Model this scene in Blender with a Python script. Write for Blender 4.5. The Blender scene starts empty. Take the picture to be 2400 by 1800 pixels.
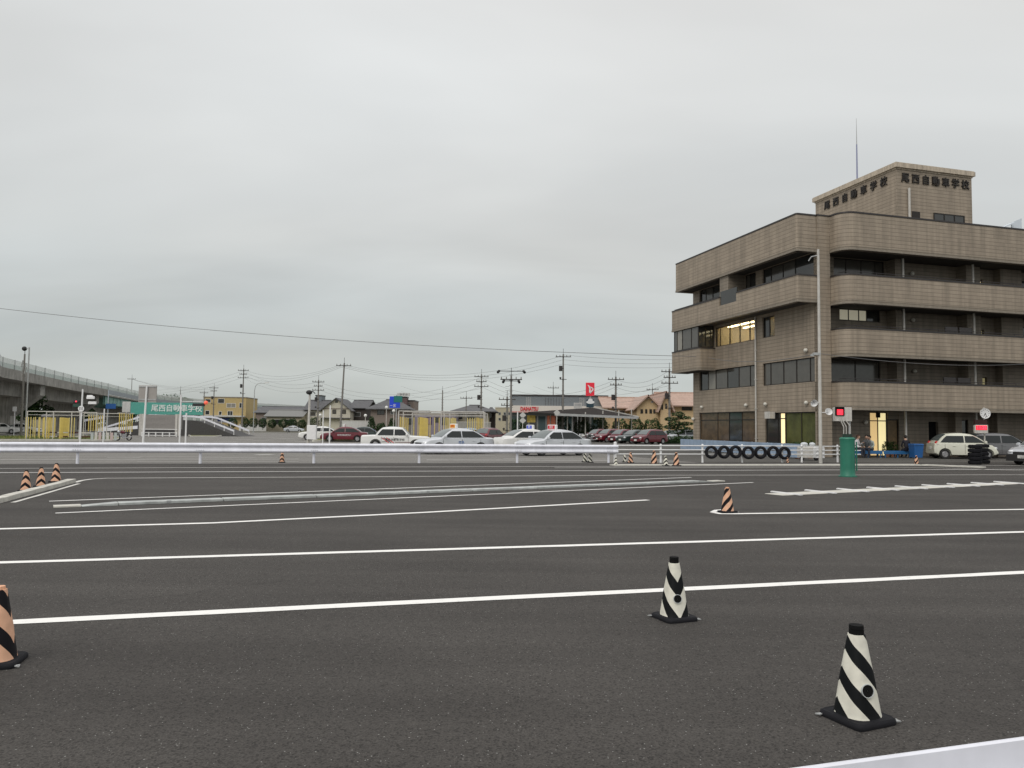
import bpy, bmesh, math, random
from mathutils import Vector, Matrix
R=math.radians; PI=math.pi
rnd=random.Random(7)
sc=bpy.context.scene
C=sc.collection
# ---------------------------------------------------------------- camera
F=1800.0; EYE=1.55; PITCH=math.atan(103/1800.0); ROLL=.011
cd=bpy.data.cameras.new('camera'); cam=bpy.data.objects.new('camera',cd); C.objects.link(cam)
cd.sensor_width=36.0; cd.lens=36.0*F/2400.0; cd.clip_start=.05; cd.clip_end=6000
RM=(Matrix.Rotation(PI/2+PITCH,3,'X')@Matrix.Rotation(ROLL,3,'Z'))
cam.matrix_world=Matrix.Translation((0,0,EYE))@RM.to_4x4()
sc.camera=cam
# ---------------------------------------------------------------- world, sun, exposure
w=bpy.data.worlds.new('World'); sc.world=w; w.use_nodes=True
nt=w.node_tree; N=nt.nodes; LK=nt.links; N.clear()
SUN_EL,SUN_AZ=R(42),R(210)   # sun behind the cloud, behind and left of the camera
out=N.new('ShaderNodeOutputWorld'); mixs=N.new('ShaderNodeMixShader'); mixs.inputs[0].default_value=.93
sky=N.new('ShaderNodeTexSky'); sky.sky_type='NISHITA'; sky.sun_disc=False; sky.sun_elevation=SUN_EL; sky.sun_rotation=SUN_AZ
b1=N.new('ShaderNodeBackground'); b1.inputs[1].default_value=.08; LK.new(sky.outputs[0],b1.inputs[0])
b2=N.new('ShaderNodeBackground'); b2.inputs[1].default_value=1.09
tc=N.new('ShaderNodeTexCoord'); sep=N.new('ShaderNodeSeparateXYZ'); LK.new(tc.outputs['Generated'],sep.inputs[0])
cl=N.new('ShaderNodeMapRange'); cl.inputs[1].default_value=-.02; cl.inputs[2].default_value=1.0; LK.new(sep.outputs[2],cl.inputs[0])
ramp=N.new('ShaderNodeValToRGB'); LK.new(cl.outputs[0],ramp.inputs[0])
el=ramp.color_ramp.elements; el[0].position=0; el[0].color=(.515,.55,.525,1); el[1].position=1; el[1].color=(1.18,1.16,1.14,1)
for p,c in ((.12,(.52,.55,.535,1)),(.28,(.60,.618,.605,1)),(.48,(.73,.74,.725,1)),(.7,(.95,.94,.92,1))):
    e=el.new(p); e.color=c
# projected cloud coordinates: direction / (height + .25) so that clouds flatten towards the horizon
addz=N.new('ShaderNodeMath'); addz.inputs[1].default_value=.22; LK.new(sep.outputs[2],addz.inputs[0])
dv=N.new('ShaderNodeVectorMath'); dv.operation='DIVIDE'; LK.new(tc.outputs['Generated'],dv.inputs[0])
cmb=N.new('ShaderNodeCombineXYZ'); 
for i in range(3): LK.new(addz.outputs[0],cmb.inputs[i])
LK.new(cmb.outputs[0],dv.inputs[1])
mp=N.new('ShaderNodeMapping'); mp.inputs['Rotation'].default_value=(0,0,R(28)); mp.inputs['Location'].default_value=(3.7,1.4,0); mp.inputs['Scale'].default_value=(.8,1.65,.6); LK.new(dv.outputs[0],mp.inputs[0])
n1=N.new('ShaderNodeTexNoise'); n1.inputs['Scale'].default_value=.85; n1.inputs['Detail'].default_value=4.5; n1.inputs['Roughness'].default_value=.45; n1.inputs['Distortion'].default_value=.35; LK.new(mp.outputs[0],n1.inputs[0])
r2=N.new('ShaderNodeMapRange'); r2.inputs[1].default_value=.3; r2.inputs[2].default_value=.72; r2.inputs[3].default_value=.875; r2.inputs[4].default_value=1.13; LK.new(n1.outputs[0],r2.inputs[0])
n2=N.new('ShaderNodeTexNoise'); n2.inputs['Scale'].default_value=.5; n2.inputs['Detail'].default_value=2; LK.new(mp.outputs[0],n2.inputs[0])
tint=N.new('ShaderNodeMixRGB'); tint.inputs[1].default_value=(.985,.995,1.015,1); tint.inputs[2].default_value=(1.025,1.0,.99,1)
r3=N.new('ShaderNodeMapRange'); r3.inputs[1].default_value=.35; r3.inputs[2].default_value=.65; LK.new(n2.outputs[0],r3.inputs[0]); LK.new(r3.outputs[0],tint.inputs[0])
m1=N.new('ShaderNodeVectorMath'); m1.operation='MULTIPLY'; LK.new(ramp.outputs[0],m1.inputs[0]); LK.new(tint.outputs[0],m1.inputs[1])
m2=N.new('ShaderNodeVectorMath'); m2.operation='SCALE'; LK.new(m1.outputs[0],m2.inputs[0]); tlt=N.new('ShaderNodeMath'); tlt.operation='MULTIPLY_ADD'; tlt.inputs[1].default_value=.07; LK.new(sep.outputs[0],tlt.inputs[0]); LK.new(r2.outputs[0],tlt.inputs[2]); LK.new(tlt.outputs[0],m2.inputs['Scale'])
LK.new(m2.outputs[0],b2.inputs[0])
LK.new(b1.outputs[0],mixs.inputs[1]); LK.new(b2.outputs[0],mixs.inputs[2]); LK.new(mixs.outputs[0],out.inputs[0])
sl=bpy.data.lights.new('sun','SUN'); sl.energy=1.25; sl.angle=R(40); sl.color=(1,.96,.9)
so=bpy.data.objects.new('sun',sl); C.objects.link(so)
so.rotation_euler=(PI/2-SUN_EL,0,PI-SUN_AZ)  # light travels away from the azimuth the sun stands at
sc.view_settings.view_transform='Standard'; sc.view_settings.look='None'; sc.view_settings.gamma=1; sc.view_settings.exposure=0.0
sc.view_settings.use_curve_mapping=False
sc.render.resolution_x=1024; sc.render.resolution_y=768
# ---------------------------------------------------------------- photo survey: turns measured points into real-world positions
EYEV=Vector((0,0,EYE))
def ray(px,py): return RM@Vector(((px-1200)/F,-(py-900)/F,-1))
def gnd(px,py,z=0.0):
    r=ray(px,py); return EYEV+r*((z-EYE)/r.z)
def at(px,py,Y):
    r=ray(px,py); return EYEV+r*(Y/r.y)
def gx(px,Y,z=0.0):            # ground point seen in column px at depth Y
    p=at(px,1000,Y); return Vector((p.x,Y,z))
AL=math.atan(510/1800.0)       # everything on the site follows this grid
V=Vector((math.cos(AL),math.sin(AL),0)); U=Vector((-math.sin(AL),math.cos(AL),0))
def grid(a,b,z=0.0): return V*a+U*b+Vector((0,0,z))
# ---------------------------------------------------------------- materials
MATS={}
def mat(name,col,rough=.6,metal=0.0,var=0.0,scale=6.0,bump=0.0,bscale=40.0,emit=0.0,spec=.5,streak=0.0,alpha=1.0,coat=0.0):
    if name in MATS: return MATS[name]
    m=bpy.data.materials.new(name); m.use_nodes=True; t=m.node_tree; n=t.nodes; l=t.links
    p=n['Principled BSDF']; p.inputs['Base Color'].default_value=(*col,1); p.inputs['Roughness'].default_value=rough
    p.inputs['Metallic'].default_value=metal; p.inputs['Specular IOR Level'].default_value=spec
    if coat: p.inputs['Coat Weight'].default_value=coat; p.inputs['Coat Roughness'].default_value=.05
    if alpha<1: p.inputs['Alpha'].default_value=alpha
    co=n.new('ShaderNodeTexCoord')
    if var>0:
        no=n.new('ShaderNodeTexNoise'); no.inputs['Scale'].default_value=scale; no.inputs['Detail'].default_value=6; no.inputs['Roughness'].default_value=.65
        l.new(co.outputs['Object'],no.inputs[0])
        mr=n.new('ShaderNodeMapRange'); mr.inputs[1].default_value=.3; mr.inputs[2].default_value=.7; mr.inputs[3].default_value=1-var; mr.inputs[4].default_value=1+var*.6; l.new(no.outputs[0],mr.inputs[0])
        last=mr.outputs[0]
        if streak>0:
            ma=n.new('ShaderNodeMapping'); ma.inputs['Scale'].default_value=(5,5,.35); l.new(co.outputs['Object'],ma.inputs[0])
            ns=n.new('ShaderNodeTexNoise'); ns.inputs['Scale'].default_value=1.4; ns.inputs['Detail'].default_value=5; l.new(ma.outputs[0],ns.inputs[0])
            ms=n.new('ShaderNodeMapRange'); ms.inputs[1].default_value=.35; ms.inputs[2].default_value=.7; ms.inputs[3].default_value=1; ms.inputs[4].default_value=1-streak; l.new(ns.outputs[0],ms.inputs[0])
            mm=n.new('ShaderNodeMath'); mm.operation='MULTIPLY'; l.new(last,mm.inputs[0]); l.new(ms.outputs[0],mm.inputs[1]); last=mm.outputs[0]
        vm=n.new('ShaderNodeVectorMath'); vm.operation='SCALE'; vm.inputs[0].default_value=col; l.new(last,vm.inputs['Scale']); l.new(vm.outputs[0],p.inputs['Base Color'])
    if bump>0:
        nb=n.new('ShaderNodeTexNoise'); nb.inputs['Scale'].default_value=bscale; nb.inputs['Detail'].default_value=4; l.new(co.outputs['Object'],nb.inputs[0])
        bp=n.new('ShaderNodeBump'); bp.inputs['Strength'].default_value=bump; bp.inputs['Distance'].default_value=.01; l.new(nb.outputs[0],bp.inputs['Height']); l.new(bp.outputs[0],p.inputs['Normal'])
    if emit>0:
        p.inputs['Emission Color'].default_value=(*col,1); p.inputs['Emission Strength'].default_value=emit
    MATS[name]=m; return m
def lib(m): return m.node_tree.nodes,m.node_tree.links,m.node_tree.nodes['Principled BSDF']
def math_node(n,l,op,a,b=None,c=None):
    x=n.new('ShaderNodeMath'); x.operation=op
    for i,v in enumerate((a,b,c)):
        if v is None: continue
        if hasattr(v,'links') or hasattr(v,'is_linked'): l.new(v,x.inputs[i])
        else: x.inputs[i].default_value=v
    return x.outputs[0]
def asphalt(name,dark,light,speck,tarn=.12,grain=True):
    m=mat(name,dark,rough=.88,spec=.3); n,l,p=lib(m)
    co=n.new('ShaderNodeTexCoord').outputs['Object']
    big=n.new('ShaderNodeTexNoise'); big.inputs['Scale'].default_value=.32; big.inputs['Detail'].default_value=5; big.inputs['Roughness'].default_value=.6; l.new(co,big.inputs[0])
    mp2=n.new('ShaderNodeMapping'); mp2.inputs['Rotation'].default_value=(0,0,-AL); mp2.inputs['Scale'].default_value=(.09,1.3,1); l.new(co,mp2.inputs[0])
    trk=n.new('ShaderNodeTexNoise'); trk.inputs['Scale'].default_value=1.1; trk.inputs['Detail'].default_value=4; l.new(mp2.outputs[0],trk.inputs[0])
    fine=n.new('ShaderNodeTexNoise'); fine.inputs['Scale'].default_value=70; fine.inputs['Detail'].default_value=5; fine.inputs['Roughness'].default_value=.8; l.new(co,fine.inputs[0])
    vor=n.new('ShaderNodeTexVoronoi'); vor.inputs['Scale'].default_value=95; l.new(co,vor.inputs[0])
    mid=n.new('ShaderNodeTexNoise'); mid.inputs['Scale'].default_value=19; mid.inputs['Detail'].default_value=3; l.new(co,mid.inputs[0])
    s=math_node(n,l,'ADD',math_node(n,l,'ADD',math_node(n,l,'MULTIPLY',big.outputs[0],.38),math_node(n,l,'MULTIPLY',trk.outputs[0],.38)),math_node(n,l,'MULTIPLY',mid.outputs[0],.24))
    r=n.new('ShaderNodeMapRange'); r.inputs[1].default_value=.39; r.inputs[2].default_value=.61; l.new(s,r.inputs[0])
    mx=n.new('ShaderNodeMixRGB'); mx.inputs[1].default_value=(*dark,1); mx.inputs[2].default_value=(*light,1); l.new(r.outputs[0],mx.inputs[0])
    fr=n.new('ShaderNodeMapRange'); fr.inputs[1].default_value=.25; fr.inputs[2].default_value=.75; fr.inputs[3].default_value=.22; fr.inputs[4].default_value=1.78; l.new(fine.outputs[0],fr.inputs[0])
    sc1=n.new('ShaderNodeVectorMath'); sc1.operation='SCALE'; l.new(mx.outputs[0],sc1.inputs[0]); l.new(fr.outputs[0],sc1.inputs['Scale'])
    cs=n.new('ShaderNodeSeparateColor'); l.new(vor.outputs['Color'],cs.inputs[0])
    g=math_node(n,l,'GREATER_THAN',cs.outputs[0],.978); g2=math_node(n,l,'LESS_THAN',vor.outputs['Distance'],.33); gg=math_node(n,l,'MULTIPLY',g,g2)
    dk=math_node(n,l,'LESS_THAN',cs.outputs[1],.16)
    mx2=n.new('ShaderNodeMixRGB'); mx2.inputs[2].default_value=(*speck,1); l.new(math_node(n,l,'MULTIPLY',gg,.75),mx2.inputs[0]); l.new(sc1.outputs[0],mx2.inputs[1])
    mx3=n.new('ShaderNodeMixRGB'); mx3.inputs[2].default_value=(dark[0]*.35,dark[1]*.35,dark[2]*.35,1); l.new(math_node(n,l,'MULTIPLY',dk,.6),mx3.inputs[0]); l.new(mx2.outputs[0],mx3.inputs[1])
    # faint winding cracks / sealed joints
    wv=n.new('ShaderNodeTexVoronoi'); wv.feature='DISTANCE_TO_EDGE'; wv.inputs['Scale'].default_value=.13
    wn=n.new('ShaderNodeTexNoise'); wn.inputs['Scale'].default_value=.7; wn.inputs['Detail'].default_value=6; l.new(co,wn.inputs[0])
    mv=n.new('ShaderNodeMixRGB'); mv.inputs[0].default_value=.5; l.new(co,mv.inputs[1]); l.new(wn.outputs['Color'],mv.inputs[2]); l.new(mv.outputs[0],wv.inputs[0])
    ck=math_node(n,l,'LESS_THAN',wv.outputs['Distance'],.0009)
    mx4=n.new('ShaderNodeMixRGB'); mx4.inputs[2].default_value=(dark[0]*.4,dark[1]*.4,dark[2]*.4,1); l.new(math_node(n,l,'MULTIPLY',ck,.18),mx4.inputs[0]); l.new(mx3.outputs[0],mx4.inputs[1])
    l.new(mx4.outputs[0],p.inputs['Base Color'])
    bp=n.new('ShaderNodeBump'); bp.inputs['Strength'].default_value=.55; bp.inputs['Distance'].default_value=.006; l.new(vor.outputs['Distance'],bp.inputs['Height']); l.new(bp.outputs[0],p.inputs['Normal'])
    return m
M_new=asphalt('new_asphalt',(.046,.042,.0385),(.078,.072,.066),(.4,.4,.38))
M_old=asphalt('old_asphalt',(.17,.163,.15),(.23,.22,.205),(.45,.45,.43))  # older dirty surface, with its grazing-angle lightness mixed into the colour
M_forecourt=asphalt('forecourt_asphalt',(.088,.084,.077),(.115,.11,.10),(.35,.35,.33))
def paint_mat(name,col,wear=.25,scale=9):
    m=mat(name,col,rough=.7); n,l,p=lib(m)
    co=n.new('ShaderNodeTexCoord').outputs['Object']
    no=n.new('ShaderNodeTexNoise'); no.inputs['Scale'].default_value=scale; no.inputs['Detail'].default_value=9; no.inputs['Roughness'].default_value=.75; l.new(co,no.inputs[0])
    r=n.new('ShaderNodeMapRange'); r.inputs[1].default_value=.55; r.inputs[2].default_value=.66; l.new(no.outputs[0],r.inputs[0])
    mx=n.new('ShaderNodeMixRGB'); mx.inputs[1].default_value=(*col,1); mx.inputs[2].default_value=(col[0]*.45,col[1]*.44,col[2]*.42,1); l.new(math_node(n,l,'MULTIPLY',r.outputs[0],wear),mx.inputs[0]); l.new(mx.outputs[0],p.inputs['Base Color'])
    nb=n.new('ShaderNodeTexNoise'); nb.inputs['Scale'].default_value=60; l.new(co,nb.inputs[0])
    bp=n.new('ShaderNodeBump'); bp.inputs['Strength'].default_value=.3; bp.inputs['Distance'].default_value=.004; l.new(nb.outputs[0],bp.inputs['Height']); l.new(bp.outputs[0],p.inputs['Normal'])
    return m
M_line=paint_mat('road_paint',(.86,.85,.82),.4)
M_oldline=paint_mat('worn_road_paint',(.5,.49,.46),.9,3)
M_thinline=paint_mat('thin_road_paint',(.62,.61,.57),.8,5)
def tile_mat(name,c1,c2,joint,rh=.235,cw=.47,streaks=.26):
    m=mat(name,c1,rough=.62); n,l,p=lib(m)
    co=n.new('ShaderNodeTexCoord').outputs['Object']; s=n.new('ShaderNodeSeparateXYZ'); l.new(co,s.inputs[0])
    h=math_node(n,l,'ADD',s.outputs[0],s.outputs[1]); z=s.outputs[2]
    zr=math_node(n,l,'DIVIDE',z,rh); hr=math_node(n,l,'DIVIDE',h,cw)
    fz=math_node(n,l,'FRACT',zr); fh=math_node(n,l,'FRACT',hr)
    jz=math_node(n,l,'LESS_THAN',fz,.12); jh=math_node(n,l,'LESS_THAN',fh,.035)
    cb=n.new('ShaderNodeCombineXYZ'); l.new(math_node(n,l,'FLOOR',zr),cb.inputs[0]); l.new(math_node(n,l,'FLOOR',hr),cb.inputs[1])
    wn=n.new('ShaderNodeTexWhiteNoise'); wn.noise_dimensions='2D'; l.new(cb.outputs[0],wn.inputs[0])
    cbr=n.new('ShaderNodeTexWhiteNoise'); cbr.noise_dimensions='1D'; l.new(math_node(n,l,'FLOOR',zr),cbr.inputs['W'])
    f=math_node(n,l,'ADD',math_node(n,l,'MULTIPLY',wn.outputs[0],.6),math_node(n,l,'MULTIPLY',cbr.outputs[0],.4))
    mx=n.new('ShaderNodeMixRGB'); mx.inputs[1].default_value=(*c1,1); mx.inputs[2].default_value=(*c2,1); l.new(f,mx.inputs[0])
    ma=n.new('ShaderNodeMapping'); ma.inputs['Scale'].default_value=(1.6,1.6,.12); l.new(co,ma.inputs[0])
    ns=n.new('ShaderNodeTexNoise'); ns.inputs['Scale'].default_value=2; ns.inputs['Detail'].default_value=6; l.new(ma.outputs[0],ns.inputs[0])
    mr=n.new('ShaderNodeMapRange'); mr.inputs[1].default_value=.35; mr.inputs[2].default_value=.7; mr.inputs[3].default_value=1.05; mr.inputs[4].default_value=1-streaks; l.new(ns.outputs[0],mr.inputs[0])
    sc1=n.new('ShaderNodeVectorMath'); sc1.operation='SCALE'; l.new(mx.outputs[0],sc1.inputs[0]); l.new(mr.outputs[0],sc1.inputs['Scale'])
    j=math_node(n,l,'MAXIMUM',math_node(n,l,'MULTIPLY',jz,.75),math_node(n,l,'MULTIPLY',jh,.15))
    m2=n.new('ShaderNodeMixRGB'); m2.inputs[2].default_value=(*joint,1); l.new(j,m2.inputs[0]); l.new(sc1.outputs[0],m2.inputs[1]); l.new(m2.outputs[0],p.inputs['Base Color'])
    bp=n.new('ShaderNodeBump'); bp.inputs['Strength'].default_value=.6; bp.inputs['Distance'].default_value=.02; bp.invert=True; l.new(j,bp.inputs['Height']); l.new(bp.outputs[0],p.inputs['Normal'])
    return m
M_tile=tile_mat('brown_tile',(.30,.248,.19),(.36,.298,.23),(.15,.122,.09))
M_tile_shaded=tile_mat('brown_tile_shaded',(.22,.185,.145),(.27,.228,.18),(.10,.085,.07))  # same tile darkened: the shade of the recesses is put into the colour
M_coping=mat('dark_metal_coping',(.045,.04,.04),.45,.3,var=.2)
M_trim=mat('stone_trim',(.26,.225,.18),.6,var=.15,streak=.2)
M_cream=mat('cream_coping',(.55,.47,.37),.6,var=.2,streak=.35)
M_soffit=mat('soffit',(.06,.055,.05),.9,var=.1)  # base colour darkened to carry the shade under the balconies
M_frame=mat('bronze_frame',(.03,.025,.022),.4,.5)
M_glass=mat('dark_glass',(.035,.036,.034),.06,0,spec=.7)
M_glass2=mat('blind_glass',(.085,.08,.07),.12,0,spec=.7,var=.15,scale=3)
M_glass3=mat('pale_blind_glass',(.26,.245,.21),.15,0,spec=.6,var=.12,scale=3)
M_glassg=mat('green_blind_glass',(.085,.095,.03),.1,0,spec=.6,var=.45,scale=1.1)
M_glassb=mat('brown_curtain_glass',(.11,.075,.045),.1,0,spec=.6,var=.5,scale=2.2)
M_conc=mat('concrete',(.36,.35,.32),.85,var=.25,scale=1.5,bump=.3,streak=.3)
M_conc_l=mat('pale_concrete',(.58,.565,.51),.85,var=.22,scale=3,bump=.3)
M_conc_d=mat('weathered_concrete',(.38,.365,.335),.9,var=.35,scale=.6,streak=.5)
M_white=mat('white_paint',(.78,.78,.78),.4,var=.06,scale=4)
M_rail=mat('white_powder_coat',(.80,.81,.88),.42,var=.10,scale=2.5,streak=.10)
M_pipe=mat('grey_white_pipe',(.58,.56,.52),.5,var=.15,streak=.2)
M_black=mat('black_rubber',(.011,.011,.014),.8,var=.2,bump=.15,spec=.25)
M_blackm=mat('black_matt',(.006,.006,.006),.9,spec=.2)
M_steel=mat('galvanised_steel',(.42,.43,.43),.5,.35,var=.2,scale=3)
M_polec=mat('pole_concrete',(.20,.19,.175),.85,var=.2,scale=2)
M_wire=mat('cable_black',(.17,.17,.17),.7)
M_yellow=mat('yellow_paint',(.68,.52,.13),.5,var=.2)
M_yellow2=mat('faded_yellow_paint',(.68,.56,.2),.5,var=.2)
M_leaf=[mat('leaf_dark',(.022,.05,.018),.6,spec=.2),mat('leaf_mid',(.04,.085,.026),.6,spec=.2),mat('leaf_light',(.07,.12,.038),.6,spec=.2)]
M_bark=mat('bark',(.10,.075,.05),.9,var=.3,bump=.6)
M_red=mat('red_led',(1.0,.05,.09),.5,emit=1.6)
M_amber=mat('amber_sign',(.85,.42,.03),.5)
M_blue=mat('blue_sign',(.02,.06,.55),.5); M_redp=mat('red_sign',(.62,.02,.035),.5)
M_teal=mat('teal_steel',(.22,.42,.38),.6,var=.2,streak=.3)
M_warm=mat('lit_wall',(1.0,.78,.42),.8,emit=.85,var=0)
M_tube=mat('ceiling_light_tube',(1.0,.88,.6),.5,emit=6)
M_roof=tile_mat('grey_roof_tiles',(.085,.085,.09),(.12,.12,.125),(.03,.03,.03),.3,.3,.2)
M_roofo=tile_mat('orange_roof_tiles',(.42,.28,.22),(.5,.36,.29),(.26,.17,.13),.3,.3,.2)
# ---------------------------------------------------------------- mesh builder
class MB:
    def __init__(s): s.v=[]; s.f=[]; s.mi=[]; s.cur=0
    def add(s,vs,fs):
        o=len(s.v); s.v+= [tuple(v) for v in vs]; s.f+=[tuple(i+o for i in f) for f in fs]; s.mi+=[s.cur]*len(fs); return s
    def box(s,x0,x1,y0,y1,z0,z1,M=None):
        vs=[Vector(p) for p in ((x0,y0,z0),(x1,y0,z0),(x1,y1,z0),(x0,y1,z0),(x0,y0,z1),(x1,y0,z1),(x1,y1,z1),(x0,y1,z1))]
        if M: vs=[M@v for v in vs]
        return s.add(vs,[(3,2,1,0),(4,5,6,7),(0,1,5,4),(1,2,6,5),(2,3,7,6),(3,0,4,7)])
    def bbox(s,x0,x1,y0,y1,z0,z1,b=.02):   # box with chamfered vertical edges and top
        pl=[(x0+b,y0),(x1-b,y0),(x1,y0+b),(x1,y1-b),(x1-b,y1),(x0+b,y1),(x0,y1-b),(x0,y0+b)]
        cx,cy=(x0+x1)/2,(y0+y1)/2
        def sh(p): return (p[0]+(b if p[0]<cx else -b),p[1]+(b if p[1]<cy else -b))
        vs=[(x,y,z0) for x,y in pl]+[(x,y,z1-b) for x,y in pl]+[(*sh(p),z1) for p in pl]
        fs=[tuple(range(7,-1,-1)),tuple(range(16,24))]
        for k in (0,8):
            for i in range(8): j=(i+1)%8; fs.append((k+i,k+j,k+8+j,k+8+i))
        return s.add(vs,fs)
    def cyl(s,p0,p1,r0,r1=None,n=10,cap=True):
        r1=r0 if r1 is None else r1; p0=Vector(p0); p1=Vector(p1); d=(p1-p0)
        if d.length<1e-6: return s
        q=d.to_track_quat('Z','Y'); vs=[]
        for p,r in ((p0,r0),(p1,r1)):
            for i in range(n): a=2*PI*i/n; vs.append(p+q@Vector((math.cos(a)*r,math.sin(a)*r,0)))
        fs=[(i,(i+1)%n,n+(i+1)%n,n+i) for i in range(n)]
        if cap: fs+=[tuple(range(n-1,-1,-1)),tuple(range(n,2*n))]
        return s.add(vs,fs)
    def tube(s,pts,r,n=6):
        pts=[Vector(p) for p in pts]
        vs=[];m=len(pts)
        for k,p in enumerate(pts):
            d=(pts[min(k+1,m-1)]-pts[max(k-1,0)]); q=d.to_track_quat('Z','Y')
            for i in range(n): a=2*PI*i/n; vs.append(p+q@Vector((math.cos(a)*r,math.sin(a)*r,0)))
        fs=[(k*n+i,k*n+(i+1)%n,(k+1)*n+(i+1)%n,(k+1)*n+i) for k in range(m-1) for i in range(n)]
        fs+=[tuple(range(n-1,-1,-1)),tuple(range((m-1)*n,m*n))]
        return s.add(vs,fs)
    def prism(s,pts,z0,z1,M=None):        # polygon in xy, extruded in z (then transformed)
        n=len(pts); vs=[Vector((x,y,z0)) for x,y in pts]+[Vector((x,y,z1)) for x,y in pts]
        if M: vs=[M@v for v in vs]
        return s.add(vs,[tuple(range(n-1,-1,-1)),tuple(range(n,2*n))]+[(i,(i+1)%n,n+(i+1)%n,n+i) for i in range(n)])
    def lathe(s,prof,n=16,M=None,closed=False):
        vs=[];m=len(prof)
        for r,z in prof:
            for i in range(n):
                a=2*PI*i/n; v=Vector((r*math.cos(a),r*math.sin(a),z)); vs.append(M@v if M else v)
        fs=[(k*n+i,k*n+(i+1)%n,(k+1)*n+(i+1)%n,(k+1)*n+i) for k in range(m-1) for i in range(n)]
        if closed: fs+=[((m-1)*n+i,(m-1)*n+(i+1)%n,(i+1)%n,i) for i in range(n)]
        return s.add(vs,fs)
    def sphere(s,c,r,n=12,m=8,sz=1.0):
        c=Vector(c); vs=[];
        for k in range(1,m):
            t=PI*k/m
            for i in range(n): a=2*PI*i/n; vs.append(c+Vector((r*math.sin(t)*math.cos(a),r*math.sin(t)*math.sin(a),r*sz*math.cos(t))))
        vs+= [c+Vector((0,0,r*sz)),c-Vector((0,0,r*sz))]
        fs=[(k*n+i,(k+1)*n+i,(k+1)*n+(i+1)%n,k*n+(i+1)%n) for k in range(m-2) for i in range(n)]
        T=len(vs)-2
        fs+=[(T,i,(i+1)%n) for i in range(n)]+[(T+1,(m-2)*n+(i+1)%n,(m-2)*n+i) for i in range(n)]
        return s.add(vs,fs)
    def quad(s,*p): return s.add([Vector(q) for q in p],[tuple(range(len(p)))])
    def mesh(s,name,mats,smooth=False):
        me=bpy.data.meshes.new(name); me.from_pydata(s.v,[],s.f)
        if not isinstance(mats,(list,tuple)): mats=[mats]
        for m in mats: me.materials.append(m)
        if len(mats)>1: me.polygons.foreach_set('material_index',s.mi)
        if smooth:
            me.polygons.foreach_set('use_smooth',[True]*len(me.polygons))
        me.update()
        bm=bmesh.new(); bm.from_mesh(me); bmesh.ops.recalc_face_normals(bm,faces=bm.faces); bm.to_mesh(me); bm.free()
        if smooth and hasattr(me,'set_sharp_from_angle'): me.set_sharp_from_angle(angle=R(38))
        return me
    def build(s,name,mats,parent=None,smooth=False,world=False):
        o=bpy.data.objects.new(name,s.mesh(name,mats,smooth)); C.objects.link(o)
        if parent:
            o.parent=parent
        return o
def tag(o,label,cat,group=None,kind=None):
    if label: o['label']=label
    if cat: o['category']=cat
    if group: o['group']=group
    if kind: o['kind']=kind
    return o
def thing(name,label,cat,loc=(0,0,0),rz=0.0,group=None):
    o=bpy.data.objects.new(name,None); C.objects.link(o); o.location=loc; o.rotation_euler=(0,0,rz); o.empty_display_size=.1
    return tag(o,label,cat,group)
def struct(name,mb,m,label=None,smooth=False):
    o=mb.build(name,m,None,smooth); o['kind']='structure'
    if label: o['label']=label
    return o
def dup(root,loc,rz,label=None,group=None,swap=None):
    r=root.copy(); C.objects.link(r); r.location=loc; r.rotation_euler=(0,0,rz)
    if label: r['label']=label
    if group: r['group']=group
    def rec(src,dst):
        for ch in list(src.children):
            c=ch.copy(); C.objects.link(c); c.parent=dst; c.matrix_parent_inverse=ch.matrix_parent_inverse.copy()
            if swap and c.data:
                for i,ms in enumerate(c.material_slots):
                    if ms.material in swap: ms.link='OBJECT'; ms.material=swap[ms.material]
            rec(ch,c)
    rec(root,r); return r
def text_obj(name,body,size,depth,m,parent,M,sx=1.0,bold=.0):
    cu=bpy.data.curves.new(name,'FONT'); cu.body=body; cu.size=size; cu.extrude=depth; cu.align_x='CENTER'; cu.align_y='CENTER'; cu.offset=bold; cu.resolution_u=2
    t=bpy.data.objects.new('tmp_text',cu); C.objects.link(t)
    bpy.context.view_layer.update()
    me=bpy.data.meshes.new_from_object(t.evaluated_get(bpy.context.evaluated_depsgraph_get()))
    bpy.data.objects.remove(t); bpy.data.curves.remove(cu)
    me.transform(M@Matrix.Diagonal((sx,1,1,1))); me.name=name; me.materials.clear(); me.materials.append(m)
    o=bpy.data.objects.new(name,me); C.objects.link(o)
    if parent: o.parent=parent
    return o
UPR=Matrix.Rotation(PI/2,4,'X')     # text lying in xy -> standing, facing -y
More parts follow.
